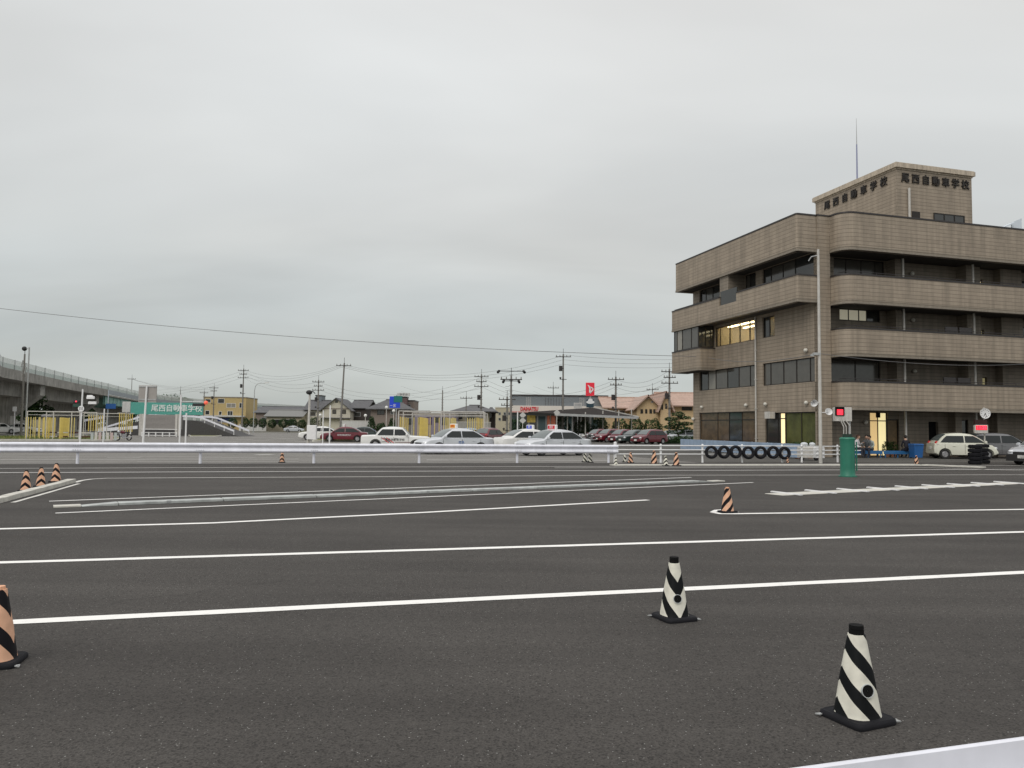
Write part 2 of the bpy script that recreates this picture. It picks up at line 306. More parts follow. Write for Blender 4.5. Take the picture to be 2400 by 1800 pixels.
# ================================================================ GROUND
mb=MB(); mb.quad((-2500,-200,-.02),(2500,-200,-.02),(2500,3500,-.02),(-2500,3500,-.02))
struct('ground',mb,mat('far_ground',(.15,.145,.12),.95,var=.3,scale=.05))
BR=32.85                             # grid line of the guardrail
def gquad(mb,a0,a1,b0,b1,z): mb.quad(grid(a0,b0,z),grid(a1,b0,z),grid(a1,b1,z),grid(a0,b1,z))
mb=MB(); gquad(mb,-60,70,-30,BR-.05,0); struct('practice_course_asphalt',mb,M_new)
mb=MB(); gquad(mb,-150,18.6,BR-.05,165,-.004); struct('old_course_asphalt',mb,M_old)
mb=MB(); gquad(mb,18.6,90,BR-.05,95,-.004); struct('forecourt_asphalt',mb,M_forecourt)
def strip(name,pts,wd,m,z=.004,closed=False):
    mb=MB(); pts=[Vector((p[0],p[1],0)) for p in pts]; fine=[]
    for a,b in zip(pts,pts[1:]):
        k=max(1,min(90,int((b-a).length/.35))); fine+=[a.lerp(b,i/k) for i in range(k)]
    pts=fine+[pts[-1]]; L=[];Rr=[]; jr=random.Random(int(pts[0].x*100))
    for i,p in enumerate(pts):
        d=(pts[min(i+1,len(pts)-1)]-pts[max(i-1,0)]).normalized(); nrm=Vector((-d.y,d.x,0))
        L.append(p+nrm*(wd/2+jr.uniform(-.006,.006))); Rr.append(p-nrm*(wd/2+jr.uniform(-.006,.006)))
    for i in range(len(pts)-1):
        mb.quad(*(Vector((q.x,q.y,z)) for q in (L[i],Rr[i],Rr[i+1],L[i+1])))
    return struct(name,mb,m)
def gp(*pts): return [gnd(*p) for p in pts]
def extend(pts,a,b):
    d0=(pts[0]-pts[1]).normalized()*a; d1=(pts[-1]-pts[-2]).normalized()*b
    return [pts[0]+d0]+pts+[pts[-1]+d1]
strip('lane_line',extend(gp((24,1459),(1200,1400.5),(2400,1342)),3,12),.15,M_line)
strip('lane_line',extend(gp((0,1319),(1200,1283),(2400,1247)),12,14),.15,M_line)
strip('lane_line',extend(gp((0,1240),(500,1226),(1000,1201),(1519,1172)),9,0),.15,M_line)
strip('lane_line',extend(gp((1671,1201),(1690,1204.5),(1720,1204.5),(2400,1194)),0,14),.15,M_line)
strip('lane_line',gp((1671,1201),(1680,1196.5),(1700,1195)),.12,M_line,.008)
strip('lane_line',gp((115,1175),(1620,1119)),.1,M_line); strip('lane_line',gp((130,1203),(1765,1131)),.1,M_line)
strip('lane_line',extend(gp((176,1131),(190,1126.5),(215,1123),(250,1121),(600,1119),(1500,1114),(2350,1113)),0,10),.13,M_thinline)
strip('lane_line',extend(gp((0,1108),(600,1105.5),(1500,1103),(2400,1100)),12,10),.14,M_line)
strip('lane_line',extend(gp((0,1098),(600,1095.5),(1500,1093),(2400,1091)),12,10),.14,M_thinline)
strip('lane_line',extend(gp((1300,1097),(1900,1095),(2180,1096),(2400,1104)),0,6),.14,M_thinline,.008)
# far course markings
for pts,wd in ((((0,1077),(700,1076)),.25),(((250,1073),(330,1072.5)),.2),(((470,1073),(650,1072)),.2),(((600,1066),(640,1065)),.6),(((720,1069),(1160,1068)),.2),(((1180,1075),(1420,1076)),.2),(((0,1071),(520,1070)),.12),
               (((1000,1078),(1430,1079)),.35),(((320,1082),(700,1082)),.12)):
    strip('course_marking',gp(*pts),wd,M_oldline)
for px,py in ((545,1030),(590,1033),(640,1028),(690,1035),(560,1040),(620,1043),(500,1035),(700,1024),(650,1019),(590,1020),(540,1021),(470,1039),(430,1043)):
    a=gnd(px,py); strip('course_marking',[a,a+Vector((2.2,.0,0))],.5,M_oldline)
for px,py,l in ((628,1030,14),(672,1032,10),(585,1026,10)):
    a=gnd(px,py); strip('course_marking',[a,a+U*l+V*5],.25,M_oldline,.008)
# grass islands
M_grass=mat('dry_grass',(.19,.19,.07),.95,var=.45,scale=1.2,bump=.8,bscale=20)
def island(pts,zt=.12,m=M_grass):
    q=[gnd(*p) for p in pts]; mb=MB(); mb.prism([(p.x,p.y) for p in q],-.003,zt); o=struct('grass_island',mb,m)
    cx=sum(p.x for p in q)/len(q); cy=sum(p.y for p in q)/len(q)
    kb=MB(); n=len(q)
    for i in range(n):
        a,b=q[i],q[(i+1)%n]; d=(b-a).normalized(); nr=Vector((d.y,-d.x,0))
        if nr.dot(Vector((cx,cy,0))-a)>0: nr=-nr
        w0=nr*.15; kb.prism([(a.x,a.y),(b.x,b.y),(b.x+w0.x,b.y+w0.y),(a.x+w0.x,a.y+w0.y)],-.003,zt+.03)
    k=kb.build('kerb',M_conc_l,o)
    return o
island([(-200,1033),(262,1033),(285,1029),(262,1025),(-200,1025)])
island([(505,1024),(448,1024),(440,1019),(530,1016),(545,1019)])
island([(712,1019),(770,1019),(790,1013),(735,1010),(700,1013)])
island([(735,1035),(1250,1035),(1280,1031),(1200,1028),(760,1028)])
island([(-200,1017),(120,1017),(130,1014),(-200,1013)])
# grass blades on the islands: stuff
def blades(name,spots,n,h,mats,label):
    mb=MB(); r=random.Random(3)
    for (a,b,c,d) in spots:
        for i in range(n):
            u,v=r.random(),r.random(); p=a.lerp(b,u).lerp(d.lerp(c,u),v); an=r.random()*PI; hh=h*(.5+r.random()); dx=Vector((math.cos(an),math.sin(an),0))*.04; t=Vector((r.uniform(-.06,.06),r.uniform(-.06,.06),hh))
            mb.cur=r.randrange(len(mats)); mb.quad(p-dx,p+dx,p+t)
    o=mb.build(name,mats); o['kind']='stuff'; o['label']=label; return o
z12=Vector((0,0,.12))
blades('grass',[[gnd(*p)+z12 for p in ((-150,1032.6),(262,1032.6),(262,1025.6),(-150,1025.6))],[gnd(*p)+z12 for p in ((760,1034.5),(1240,1034.5),(1220,1029),(780,1029))]],5000,.14,[mat('grass_blade',(.2,.2,.06),.9),mat('grass_blade_green',(.1,.15,.04),.9)],'short dry yellowish grass on the course islands')
# low concrete kerb by the fence on the right
mb=MB(); a=gp((1440,1092),(2160,1091),(2300,1097)); 
for i in range(2):
    d=(a[i+1]-a[i]).normalized(); n_=Vector((-d.y,d.x,0))*.55; mb.prism([(a[i].x,a[i].y),(a[i+1].x,a[i+1].y),(a[i+1].x+n_.x,a[i+1].y+n_.y),(a[i].x+n_.x,a[i].y+n_.y)],-.003,.05)
struct('concrete_gutter',mb,M_conc_l)
# kerb stones of the island on the left
K0,K1=gnd(-60,1196),gnd(178,1131)
nk=14
for i in range(nk):
    a=K0.lerp(K1,i/nk); b=K0.lerp(K1,(i+.975)/nk); d=(b-a).normalized(); n_=Vector((-d.y,d.x,0))*.2
    mb=MB(); mb.prism([(a.x,a.y),(b.x,b.y),(b.x+n_.x,b.y+n_.y),(a.x+n_.x,a.y+n_.y)],-.002,.095+rnd.uniform(-.006,.006))
    if i==0: kroot=struct('island_kerb',mb,M_conc_l)
    else:
        o=mb.build('kerb_stone',M_conc_l,kroot)
strip('lane_line',gp((30,1178.5),(110,1156),(185,1134)),.09,M_thinline,.008)
# ================================================================ SCHOOL BUILDING
O=Vector((18.3714,45.9933,0))
B=thing('school_building','four storey brown tiled driving school building with curved balcony bands and lit windows','building',O,AL)
def wall(plane,lo,hi,z0,z1,openings,depth_pos,th,name,m,parent):
    # plane 'S': constant s, runs along t ; 'T': constant t, runs along s.  th grows inwards
    xs=sorted({lo,hi,*[q for o in openings for q in o[:2]]}); zs=sorted({z0,z1,*[q for o in openings for q in o[2:4]]})
    mb=MB()
    for i in range(len(xs)-1):
        run=None
        for j in range(len(zs)-1):
            cx=(xs[i]+xs[i+1])/2; cz=(zs[j]+zs[j+1])/2
            if any(o[0]<cx<o[1] and o[2]<cz<o[3] for o in openings): continue
            if plane=='S': mb.box(depth_pos,depth_pos+th,xs[i],xs[i+1],zs[j],zs[j+1])
            else: mb.box(xs[i],xs[i+1],depth_pos,depth_pos+th,zs[j],zs[j+1])
    return mb.build(name,m,parent)
def window(plane,dp,u0,u1,z0,z1,splits,panes,parent,fr=.06,rec=.1,sign=1,transom=None,lit=False):
    """one window: frame part with its panes as sub-parts"""
    mb=MB(); p=dp+rec*sign
    def bx(m_,a,b,c,d,e,f):
        q0,q1=(e,f) if e<f else (f,e)
        if plane=='S': m_.box(q0,q1,a,b,c,d)
        else: m_.box(a,b,q0,q1,c,d)
    us=[u0]+list(splits)+[u1]
    for k,u in enumerate(us):
        a=u if k==0 else u-fr/2; 
        if k==len(us)-1: a=u-fr
        bx(mb,a,a+fr,z0,z1,p,p+.07*sign)
    bx(mb,u0+fr,u1-fr,z0,z0+fr,p+.003*sign,p+.068*sign); bx(mb,u0+fr,u1-fr,z1-fr,z1,p+.003*sign,p+.068*sign)
    if transom: bx(mb,u0+fr,u1-fr,transom-.03,transom+.03,p+.004*sign,p+.066*sign)
    f=mb.build('window',M_frame,parent)
    for k in range(len(us)-1):
        m_=panes[k%len(panes)]; g=MB(); bx(g,us[k]+fr*.4,us[k+1]-fr*.4,z0+fr*.5,z1-fr*.5,p+.03*sign,p+.042*sign); g.build('pane',m_,f)
    return f
def M_clear():
    if 'clear_glass' in MATS: return MATS['clear_glass']
    m=mat('clear_glass',(.9,.9,.88),.02); n,l,p=lib(m); o=n['Material Output']
    tr=n.new('ShaderNodeBsdfTransparent'); tr.inputs[0].default_value=(.8,.8,.78,1); gl=n.new('ShaderNodeBsdfGlossy'); gl.inputs['Roughness'].default_value=.03; fr=n.new('ShaderNodeFresnel'); fr.inputs[0].default_value=1.5
    mx=n.new('ShaderNodeMixShader'); ge=n.new('ShaderNodeNewGeometry'); l.new(math_node(n,l,'MULTIPLY',fr.outputs[0],math_node(n,l,'SUBTRACT',1.0,ge.outputs['Backfacing'])),mx.inputs[0]); l.new(tr.outputs[0],mx.inputs[1]); l.new(gl.outputs[0],mx.inputs[2]); l.new(mx.outputs[0],o.inputs[0]); return m
M_cg=M_clear()
# --- left wing wall (plane s=0) with real openings
openS=[(6.55,14.05,4.58,6.06),(.18,5.67,4.55,6.05),(6.58,14.1,.35,2.88),(.15,5.45,.05,2.74),(6.5,11.7,7.75,9.2),(4.3,5.65,7.77,9.15),(8.85,14.0,10.2,12.42),(.3,5.6,10.2,12.42),(6.4,7.75,10.2,12.42)]
wall('S',0,15,0,14.3,openS,0,.3,'wall',M_tile,B)
G,G2,G3=M_glass,M_glass2,M_glass3
window('S',0,6.55,14.05,4.58,6.06,(7.3,8.7,10.2,11.8,12.9),(G2,G2,G,G2,G3,G),B)
window('S',0,.18,5.67,4.55,6.05,(.87,2.2,3.53,4.92),(G2,G2,G2,G2,G2),B)
window('S',0,6.58,14.1,.35,2.88,(8.34,10.0,11.56),(M_glassb,G,M_glassb,M_glassb),B,transom=2.3)
window('S',0,.15,3.36,.05,2.74,(1.75,),(M_glassg,M_glassg),B)
window('S',0,3.36,5.45,.05,2.74,(3.9,4.15),(M_warm,G,G),B,transom=2.35)
window('S',0,8.85,14.0,10.2,12.42,(10.9,12.2,13.2),(G,G,G2,G),B)  # top floor mostly gets the darker glass to imitate parapet shade
window('S',0,.3,5.6,10.2,12.42,(2.23,3.5,4.78),(G,G2,G2,G),B)
window('S',0,6.4,7.75,10.2,12.42,(7.2,),(G,G2),B)
window('S',0,4.3,5.65,7.77,9.15,(5.0,),(M_cg,G),B)
window('S',0,6.5,11.7,7.75,9.2,(7.32,8.56,9.87,11.2),(M_cg,)*5,B)
def lit_room(x0,x1,y0,y1,z0,z1,face,tubes,parent,shelves=True):
    mb=MB(); t=.02
    mb.box(x0,x1,y0,y1,z0-t,z0); mb.box(x0,x1,y0,y1,z1,z1+t)
    if face=='S': mb.box(x1-t,x1,y0,y1,z0,z1); mb.box(x0,x1-t,y0-t,y0,z0,z1); mb.box(x0,x1-t,y1,y1+t,z0,z1)
    r=mb.build('lit_room',mat('room_plaster',(.62,.55,.42),.9),parent)
    tb=MB()
    for q in tubes: tb.box(*q)
    tb.build('light_tube',M_tube,r)
    if shelves:
        sh=MB(); rr=random.Random(5)
        y=y0+.3
        while y<y1-.6:
            wd=rr.uniform(.4,.9); sh.cur=rr.randrange(4); h=rr.uniform(.5,1.1); sh.box(x1-.6,x1-.05,y,y+wd,z0,z0+h); y+=wd+rr.uniform(.02,.5)
        sh.build('shelf',[mat('book_white',(.7,.7,.66),.8),mat('book_grey',(.3,.32,.34),.8),mat('wood_brown',(.35,.2,.1),.7),mat('book_red',(.5,.12,.1),.8)],r)
    return r
lit_room(.32,4.5,6.3,11.9,7.6,9.35,'S',[(1.0,1.22,6.6,11.6,9.26,9.33),(2.3,2.5,6.6,11.6,9.26,9.33),(3.5,3.7,6.6,11.6,9.26,9.33)],B)
lit_room(.32,2.2,4.2,5.75,7.6,9.3,'S',[(1.4,1.7,4.6,4.9,8.6,8.8)],B,False)
# side returns, end wall, back walls so the block is solid from any side
mb=MB(); mb.box(.3,26,14.7,15,0,14.3); mb.box(25.7,26,1.4,14.7,0,14.3); mb.build('rear_wall',M_tile,B)
mb=MB(); mb.box(.3,25.7,1.3,14.7,13.9,14.05); mb.build('roof',M_conc,B)
# roof parapet band, left wing  (s=-1.4)
def band(name,pts,z0,z1,th=.25,m=M_tile,cop=True,trim=True,parent=B):
    """band following plan polyline pts (outer face), thickness inwards (to the left of travel direction)"""
    P=[Vector((x,y,0)) for x,y in pts]; n=len(P)
    inn=[]
    for i in range(n):
        if i==0: d=(P[1]-P[0]).normalized(); nr=Vector((-d.y,d.x,0)); inn.append(P[0]+nr*th)
        elif i==n-1: d=(P[-1]-P[-2]).normalized(); nr=Vector((-d.y,d.x,0)); inn.append(P[-1]+nr*th)
        else:
            d0=(P[i]-P[i-1]).normalized(); d1=(P[i+1]-P[i]).normalized(); n0=Vector((-d0.y,d0.x,0)); n1=Vector((-d1.y,d1.x,0)); b=(n0+n1).normalized(); inn.append(P[i]+b*(th/max(.3,b.dot(n0))))
    def seg(mb,zA,zB,grow=0):
        for i in range(n-1):
            o0,o1,i1,i0=P[i],P[i+1],inn[i+1],inn[i]
            if grow:
                e0=(o0-i0).normalized()*grow; e1=(o1-i1).normalized()*grow; o0=o0+e0; o1=o1+e1; i0=i0-e0; i1=i1-e1
            vs=[Vector((q.x,q.y,z)) for z in (zA,zB) for q in (o0,o1,i1,i0)]
            mb.add(vs,[(3,2,1,0),(4,5,6,7),(0,1,5,4),(2,3,7,6)]+([(3,0,4,7)] if i==0 else [])+([(1,2,6,5)] if i==n-2 else []))
    mb=MB(); seg(mb,z0,z1); o=mb.build(name,m,parent)
    if cop: mb=MB(); seg(mb,z1,z1+.09,.03); mb.build('coping',M_coping,o)
    if trim: mb=MB(); seg(mb,z0-.12,z0,.045); seg(mb,z0+.06,z0+.10,.02); mb.build('trim',M_trim,o)
    return o
def arc(cx,cy,r,a0,a1,n=7): return [(cx+r*math.cos(R(a0+(a1-a0)*i/n)),cy+r*math.sin(R(a0+(a1-a0)*i/n))) for i in range(n+1)]
# travel so that inside is to the left: left wing goes from far (t=15) towards corner? inside (+s) is left when travelling towards -t ... so start far
LB=[(-1.4,15.2),(-1.4,.12)]+arc(-1.28,.12,.12,180,270,3)+[(0,0)]
band('roof_parapet',[(1.5,15.2)]+LB[0:1]+LB[1:],12.5,14.6)
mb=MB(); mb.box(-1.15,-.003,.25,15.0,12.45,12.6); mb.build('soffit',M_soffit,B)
# balcony level 4 with the lower glazed notch
band('balcony_parapet',[(1.0,15.85),(-1.4,15.85),(-1.4,8.8)],9.42,10.9)
band('balcony_parapet',[(-1.4,8.8),(-1.4,6.6)],9.42,10.35,cop=False)
band('balcony_parapet',[(-1.4,6.6)]+LB[1:],9.42,10.9)
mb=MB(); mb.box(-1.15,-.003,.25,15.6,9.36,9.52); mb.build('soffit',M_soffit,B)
mb=MB(); mb.box(-1.32,-1.26,6.65,8.75,10.35,11.35); mb.build('screen_glass',M_glass,B)
mb=MB(); mb.box(-1.3,0,7.75,8.85,10.36,12.45) ; mb.build('screen_wall',M_tile_shaded,B)
mb=MB()
mb.tube([(-1.3,15.6,11.05),(-1.3,8.9,11.05)],.02); 
for k in range(8): mb.cyl((-1.3,15.5-k*.9,10.95),(-1.3,15.5-k*.9,11.05),.015,n=5)
mb.build('handrail',M_coping,B)
# bay, level 3
band('bay_parapet',[(.0,15.85),(-1.4,15.85),(-1.4,11.95)]+arc(-1.15,11.95,.25,180,270,5)+[(0,11.7)],6.12,7.62,trim=True)
mb=MB(); mb.box(-1.15,-.003,11.95,15.6,6.0,6.15); mb.build('soffit',M_soffit,B)
window('S',-1.3,11.9,15.7,7.72,9.36,(12.96,14.37,15.2),(G2,G2,G3,G2),B,rec=0)
window('T',11.85,-1.3,-.05,7.72,9.36,(-.7,),(G,G),B,rec=0)
mb=MB(); mb.box(-1.0,-.2,12.0,14.5,7.75,8.35); mb.box(-1.1,-.3,14.6,15.4,7.75,8.6); mb.build('bay_furniture',mat('pale_cabinet',(.5,.48,.44),.8),B)
mb=MB(); mb.box(-1.25,0,15.6,15.75,7.71,9.4); mb.build('bay_end_wall',M_tile,B)
# corner column
mb=MB(); mb.box(-.0,.88,-.08,.3,0,14.62); mb.build('corner_column',M_tile,B)
mb=MB(); mb.box(-.03,.91,-.11,.3,14.62,14.7); mb.build('coping',M_coping,B)
mb=MB(); mb.box(.3,.88,.3,1.3,0,14.3); mb.build('corner_return_wall',M_tile,B)
# right wing bands (t=-1.3), rounded at the corner
RB=[(.88,-.15)]+arc(1.75,-.45,.87,180,270,9)[1:]
RB=[(.88,-.1)]+[(.88,-.45)]+arc(1.73,-.45,.85,180,270,9)[1:]+[(26,-1.3)]
for z0,z1,nm in ((12.5,14.6,'roof_parapet'),(9.27,10.87,'balcony_parapet'),(6.12,7.64,'balcony_parapet'),(2.95,4.48,'balcony_parapet')):
    band(nm,RB,z0,z1)
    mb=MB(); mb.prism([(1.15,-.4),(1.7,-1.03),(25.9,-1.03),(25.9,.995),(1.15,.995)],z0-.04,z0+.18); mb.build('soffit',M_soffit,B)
    if z0<12:
        mb=MB(); mb.tube([(1.1,-.5,z1+.22),(1.25,-.95,z1+.22),(1.75,-1.17,z1+.22),(25.9,-1.17,z1+.22)],.022)
        for k in range(17): mb.cyl((1.8+k*1.5,-1.17,z1+.09),(1.8+k*1.5,-1.17,z1+.22),.016,n=5)
        mb.build('handrail',M_coping,B)
# recessed wall t=1.0
opT=[(2.0,5.85,10.5,12.42),(2.4,5.45,8.5,9.25),(1.7,5.4,4.6,6.05),(12.95,13.75,10.6,11.75),(13.05,13.75,7.5,8.4),(13.15,13.9,4.4,5.25),(16.45,19,10.6,11.9),(16.45,19,7.6,8.75),(16.4,19,4.4,5.5),(4.55,6.75,.02,2.8),(9.05,9.83,.02,2.25),(11.2,12.25,1.5,2.4)]
wall('T',.88,25.7,0,13.9,opT,1.0,.3,'wall',M_tile_shaded,B)
window('T',1.0,2.0,5.85,10.5,12.42,(3.0,4.15,5.2),(G2,G2,G2,G2),B)
LBm=mat('lit_cream_blind',(.62,.58,.44),.8,emit=.3)
window('T',1.0,2.4,5.45,8.5,9.25,(3.14,3.91,4.5),(LBm,LBm,LBm,G),B)
window('T',1.0,1.7,5.4,4.6,6.05,(3.6,),(G2,G2),B)
for (a,b,c,d,mm_) in ((12.95,13.75,10.6,11.75,mat('lit_blind',(.85,.72,.45),.8,emit=.55)),(13.05,13.75,7.5,8.4,mat('dim_blind',(.55,.48,.25),.8,emit=.22)),(13.15,13.9,4.4,5.25,mat('dim_blind',(.5,.45,.2),.8))):
    window('T',1.0,a,b,c,d,(),(mm_,),B)
for a,b,c,d in ((16.45,19,10.6,11.9),(16.45,19,7.6,8.75),(16.4,19,4.4,5.5)): window('T',1.0,a,b,c,d,(17.7,),(G,G2),B)
# entrance: lit vestibule with timber doors
window('T',1.0,4.55,5.9,.02,2.8,(5.22,),(mat('lit_oak',(.95,.66,.3),.7,emit=.55,var=0),mat('lit_cream',(1.0,.85,.45),.7,emit=.75)),B,transom=2.25)
window('T',1.0,5.9,6.75,.02,2.35,(),(mat('oak_door',(.2,.13,.06),.5,var=.3),),B)
mb=MB(); mb.box(5.9,6.75,1.02,1.3,2.35,2.8); mb.build('lintel',M_tile_shaded,B)
mb=MB(); mb.box(5.05,5.27,.93,1.07,2.45,2.75); mb.build('exit_lamp_box',M_blackm,B)
mb=MB(); mb.box(9.05,9.83,1.22,1.28,.02,2.25); mb.build('doorway_shade_panel',M_blackm,B)  # black panel in the opening imitates the unlit interior
window('T',1.0,11.2,12.25,1.5,2.4,(11.7,),(G2,G),B)
# fins / piers between bays, and side pieces
for s0,s1 in ((5.93,6.36),(11.5,11.98)):
    for z0,z1 in ((10.87,12.45),(7.64,9.22),(4.48,6.07)):
        mb=MB(); mb.box(s0,s1,.2,.997,z0-1.4,z1); mb.build('pier',M_tile_shaded,B)
for s0,s1 in ((12.4,12.9),(14.6,16.4)):
    for z0,z1 in ((9.4,12.45),(6.3,9.22),(3.1,6.07)):
        mb=MB(); mb.box(s0,s1,.45,.997,z0,z1); mb.build('pier',M_tile_shaded,B)
for s0 in (10.6,14.0):
    mb=MB(); mb.box(s0,s0+.5,.4,.997,0,2.9); mb.build('pier',M_tile_shaded,B)
# benches / boards leaning on the balconies (thin dark frames seen above the parapets)
for s0,z0 in ((8.4,4.48),(9.5,4.48),(8.6,7.64),(9.7,7.64)):
    mb=MB(); 
    for q in ((s0,s0+.04,z0,z0+.5),(s0+.96,s0+1.0,z0,z0+.5),(s0,s0+1.0,z0+.46,z0+.5)): mb.box(q[0],q[1],-.9,-.86,q[2]-.3,q[3])
    mb.build('balcony_frame',M_coping,B)
# down pipes
for s_ in (6.2,11.68):
    mb=MB(); mb.cyl((s_,-.15,.02),(s_,-.15,12.4),.07,n=8); mb.build('downpipe',M_pipe,B)
mb=MB(); mb.cyl((-.09,6.35,.02),(-.09,6.35,9.3),.055,n=8); 
for z in (1,3,5,7,9): mb.box(-.15,0,6.28,6.42,z,z+.05)
mb.build('downpipe',M_pipe,B)
# wall lamps
def wall_lamp(x,y,z,plane):
    mb=MB(); mb.sphere((x,y,z),.13,10,8); 
    if plane=='S': mb.cyl((x,y,z),(x+.16,y,z),.06,n=8)
    else: mb.cyl((x,y,z),(x,y+.16,z),.06,n=8)
    mb.build('wall_lamp',mat('lamp_globe',(.6,.58,.52),.4),B,True)
for t_,z in ((13.48,3.31),(7.49,3.3),(5.21,3.31),(.97,6.5),(.98,3.28),(14.8,2.4)): wall_lamp(-.13,t_,z,'S')
for s_,z in ((7.85,11.75),(7.85,8.75),(7.9,5.45),(4.1,2.15),(10.95,2.15)): wall_lamp(s_,.85,z,'T')
mb=MB(); mb.box(-.4,-.02,4.3,4.9,2.35,2.8); mb.build('wall_fan_hood',M_pipe,B,False)
# roof tower
TW=14.05
mb=MB(); mb.box(7.8,14.05,2.0,10.2,14.05,19.0); tw=mb.build('stair_tower',M_tile,B)
mb=MB(); 
for g,z0,z1 in ((.05,18.98,19.08),(.17,19.08,19.38),(.12,19.38,19.43)): mb.box(7.8-g,14.05+g,2.0-g,10.2+g,z0,z1)
mb.build('cornice',M_cream,tw)
for k,ch in enumerate('尾西自動車学校'):
    text_obj('lettering',ch,.66,.035,M_frame,tw,Matrix.Translation((8.50+k*.828,1.955,18.42))@UPR,1.0,.010)
    text_obj('lettering',ch,.66,.035,M_frame,tw,Matrix.Translation((7.755,8.82-k*.955,18.42))@Matrix.Rotation(-PI/2,4,'Z')@UPR,1.0,.010)
mb=MB(); mb.cyl((8.72,1.9,14.1),(8.72,1.9,17.75),.08,n=8); mb.build('vent_pipe',M_pipe,tw)
mb=MB(); mb.box(9.0,9.65,1.97,1.998,14.3,16.25); mb.build('roof_door',M_frame,tw)
window('T',2.0,10.77,13.35,15.3,16.3,(11.65,12.5),(G,G,G),tw,rec=-.05)
# solar / satellite panel on the roof at the right
mb=MB(); mb.prism([(17.4,0),(18.3,.0),(18.3,2.5),(17.4,2.12)],0,.06,Matrix.Translation((0,2.0,14.06))@UPR); mb.prism([(16.3,1.55),(17.35,2.0),(17.35,2.08),(16.3,1.63)],0,.5,Matrix.Translation((0,2.1,14.06))@UPR); mb.box(16.4,16.45,2.0,2.06,14.06,15.6); mb.build('roof_panel',mat('pale_panel',(.62,.68,.74),.4),B)
# antenna mast on the roof
base=at(2009.5,450,54.5); top=at(2009.3,277,54.5); ah=top.z-19.4
AT=thing('antenna_mast','tall thin bluish antenna mast rising from the top of the roof tower','antenna',(base.x,base.y,19.4))
mb=MB(); mb.cyl((0,0,0),(0,0,ah*.6),.06,.045,8); mb.build('pole',mat('mast_paint',(.22,.24,.38),.5),AT)
mb=MB(); mb.cyl((0,0,ah*.6),(0,0,ah),.035,.01,6); mb.build('tip',M_steel,AT)
# ================================================================ GUARDRAILS
def w_profile():     # front face profile of a W-beam: (outward, z) relative to centre height
    pts=[(0,.175),(.03,.17),(.075,.13),(.08,.10),(.065,.07),(.02,.03),(.012,0),(.02,-.03),(.065,-.07),(.08,-.10),(.075,-.13),(.03,-.17),(0,-.175)]
    return pts
def guard_beam(mb,x0,x1,zc,face=-1,y=0.0):
    pr=w_profile(); n=len(pr); vs=[]
    for x in (x0,x1):
        for o,z in pr: vs.append((x,y+face*o,zc+z*1.12))
        for o,z in reversed(pr): vs.append((x,y+face*(o-.006),zc+z*1.12))
    m=2*n; fs=[(i,(i+1)%m,m+(i+1)%m,m+i) for i in range(m)]
    for k in (0,m):
        for i in range(n-1): fs.append((k+i,k+i+1,k+m-2-i,k+m-1-i))
    mb.add(vs,fs)
GA=[-10.9-4.2*2,-10.9-4.2,]  # grid a positions continue to the left of the frame
g0=grid(0,BR)
GR=thing('guardrail','long white corrugated steel guardrail crossing the course behind the painted lanes','guardrail',(g0.x,g0.y,0),AL)
def ga(px,py=0):
    r=ray(px,1080); r.z=0; return (r*(BR/r.dot(U))).dot(V)
posts=[ga(180,1087)+d for d in (-12.6,-8.4,-4.2)]+[ga(180,1087),ga(475,1088),ga(745,1087),ga(992,1086),ga(1218,1085),ga(1428,1085)]
# snap to even spacing
a0,a1=posts[3],posts[8]; posts=[a0+(a1-a0)/5*k for k in range(-3,6)]
RZ=.625
pm=MB(); pm.cyl((0,.09,0),(0,.09,.78),.057,n=12); pm.box(-.045,.045,0,.05,RZ-.16,RZ+.16); post_mesh=pm.mesh('post',M_rail,True)
for a in posts:
    o=bpy.data.objects.new('post',post_mesh); C.objects.link(o); o.parent=GR; o.location=(a,0,0)
for i in range(len(posts)-1):
    mb=MB(); guard_beam(mb,posts[i]-.16,posts[i+1]+.155,RZ,-1,-.0035*(i%2)); mb.build('rail_beam',M_rail,GR,True)
mb=MB(); guard_beam(mb,posts[-1]-.16,4.9+1.1*0+ga(1448,1086)-4.9,RZ); 
mb.build('rail_beam',M_rail,GR,True)
bm_=MB(); 
for dx in (-.12,-.04,.04,.12):
    for dz in (.085,-.085): bm_.cyl((dx,-.068,RZ+dz),(dx,-.095,RZ+dz),.014,n=6)
bolt_mesh=bm_.mesh('bolts',M_steel)
for a in posts:
    o=bpy.data.objects.new('bolts',bolt_mesh); C.objects.link(o); o.parent=GR; o.location=(a,-.012,0)
# near guardrail at the lower right, camera stands behind it
n0=at(1867,1800,1.716); n1=at(2400,1728,1.90)
p0=Vector((n0.x,n0.y)); p1=Vector((n1.x,n1.y)); dd=(p1-p0).normalized(); ang=math.atan2(dd.y,dd.x)
ztop=(n0.z+n1.z)/2
NG=thing('near_guardrail','pale lavender white guardrail beam close to the camera at the lower right','guardrail',(p1.x,p1.y,0),ang)
mb=MB(); 
pr=[(.0,0),(-.004,-.004),(-.006,-.085),(-.03,-.10),(-.06,-.12),(-.045,-.13),(-.012,-.165),(-.006,-.19),(-.012,-.215),(-.045,-.25),(-.06,-.28),(-.055,-.31),(-.03,-.345),(0,-.37)]
vs=[];nn=len(pr)
for x in (-2.6,2.6):
    for o,z in pr: vs.append((x,o*1.25,ztop+z))
    for o,z in reversed(pr): vs.append((x,o*1.25+.006,ztop+z-.001))
m_=2*nn; mb.add(vs,[(i,(i+1)%m_,m_+(i+1)%m_,m_+i) for i in range(m_)]); mb.build('rail_beam',M_rail,NG,True)
for x in (-2.0,1.9):
    mb=MB(); mb.cyl((x,.07,0),(x,.07,ztop-.05),.057,n=14); mb.build('post',M_rail,NG,True)
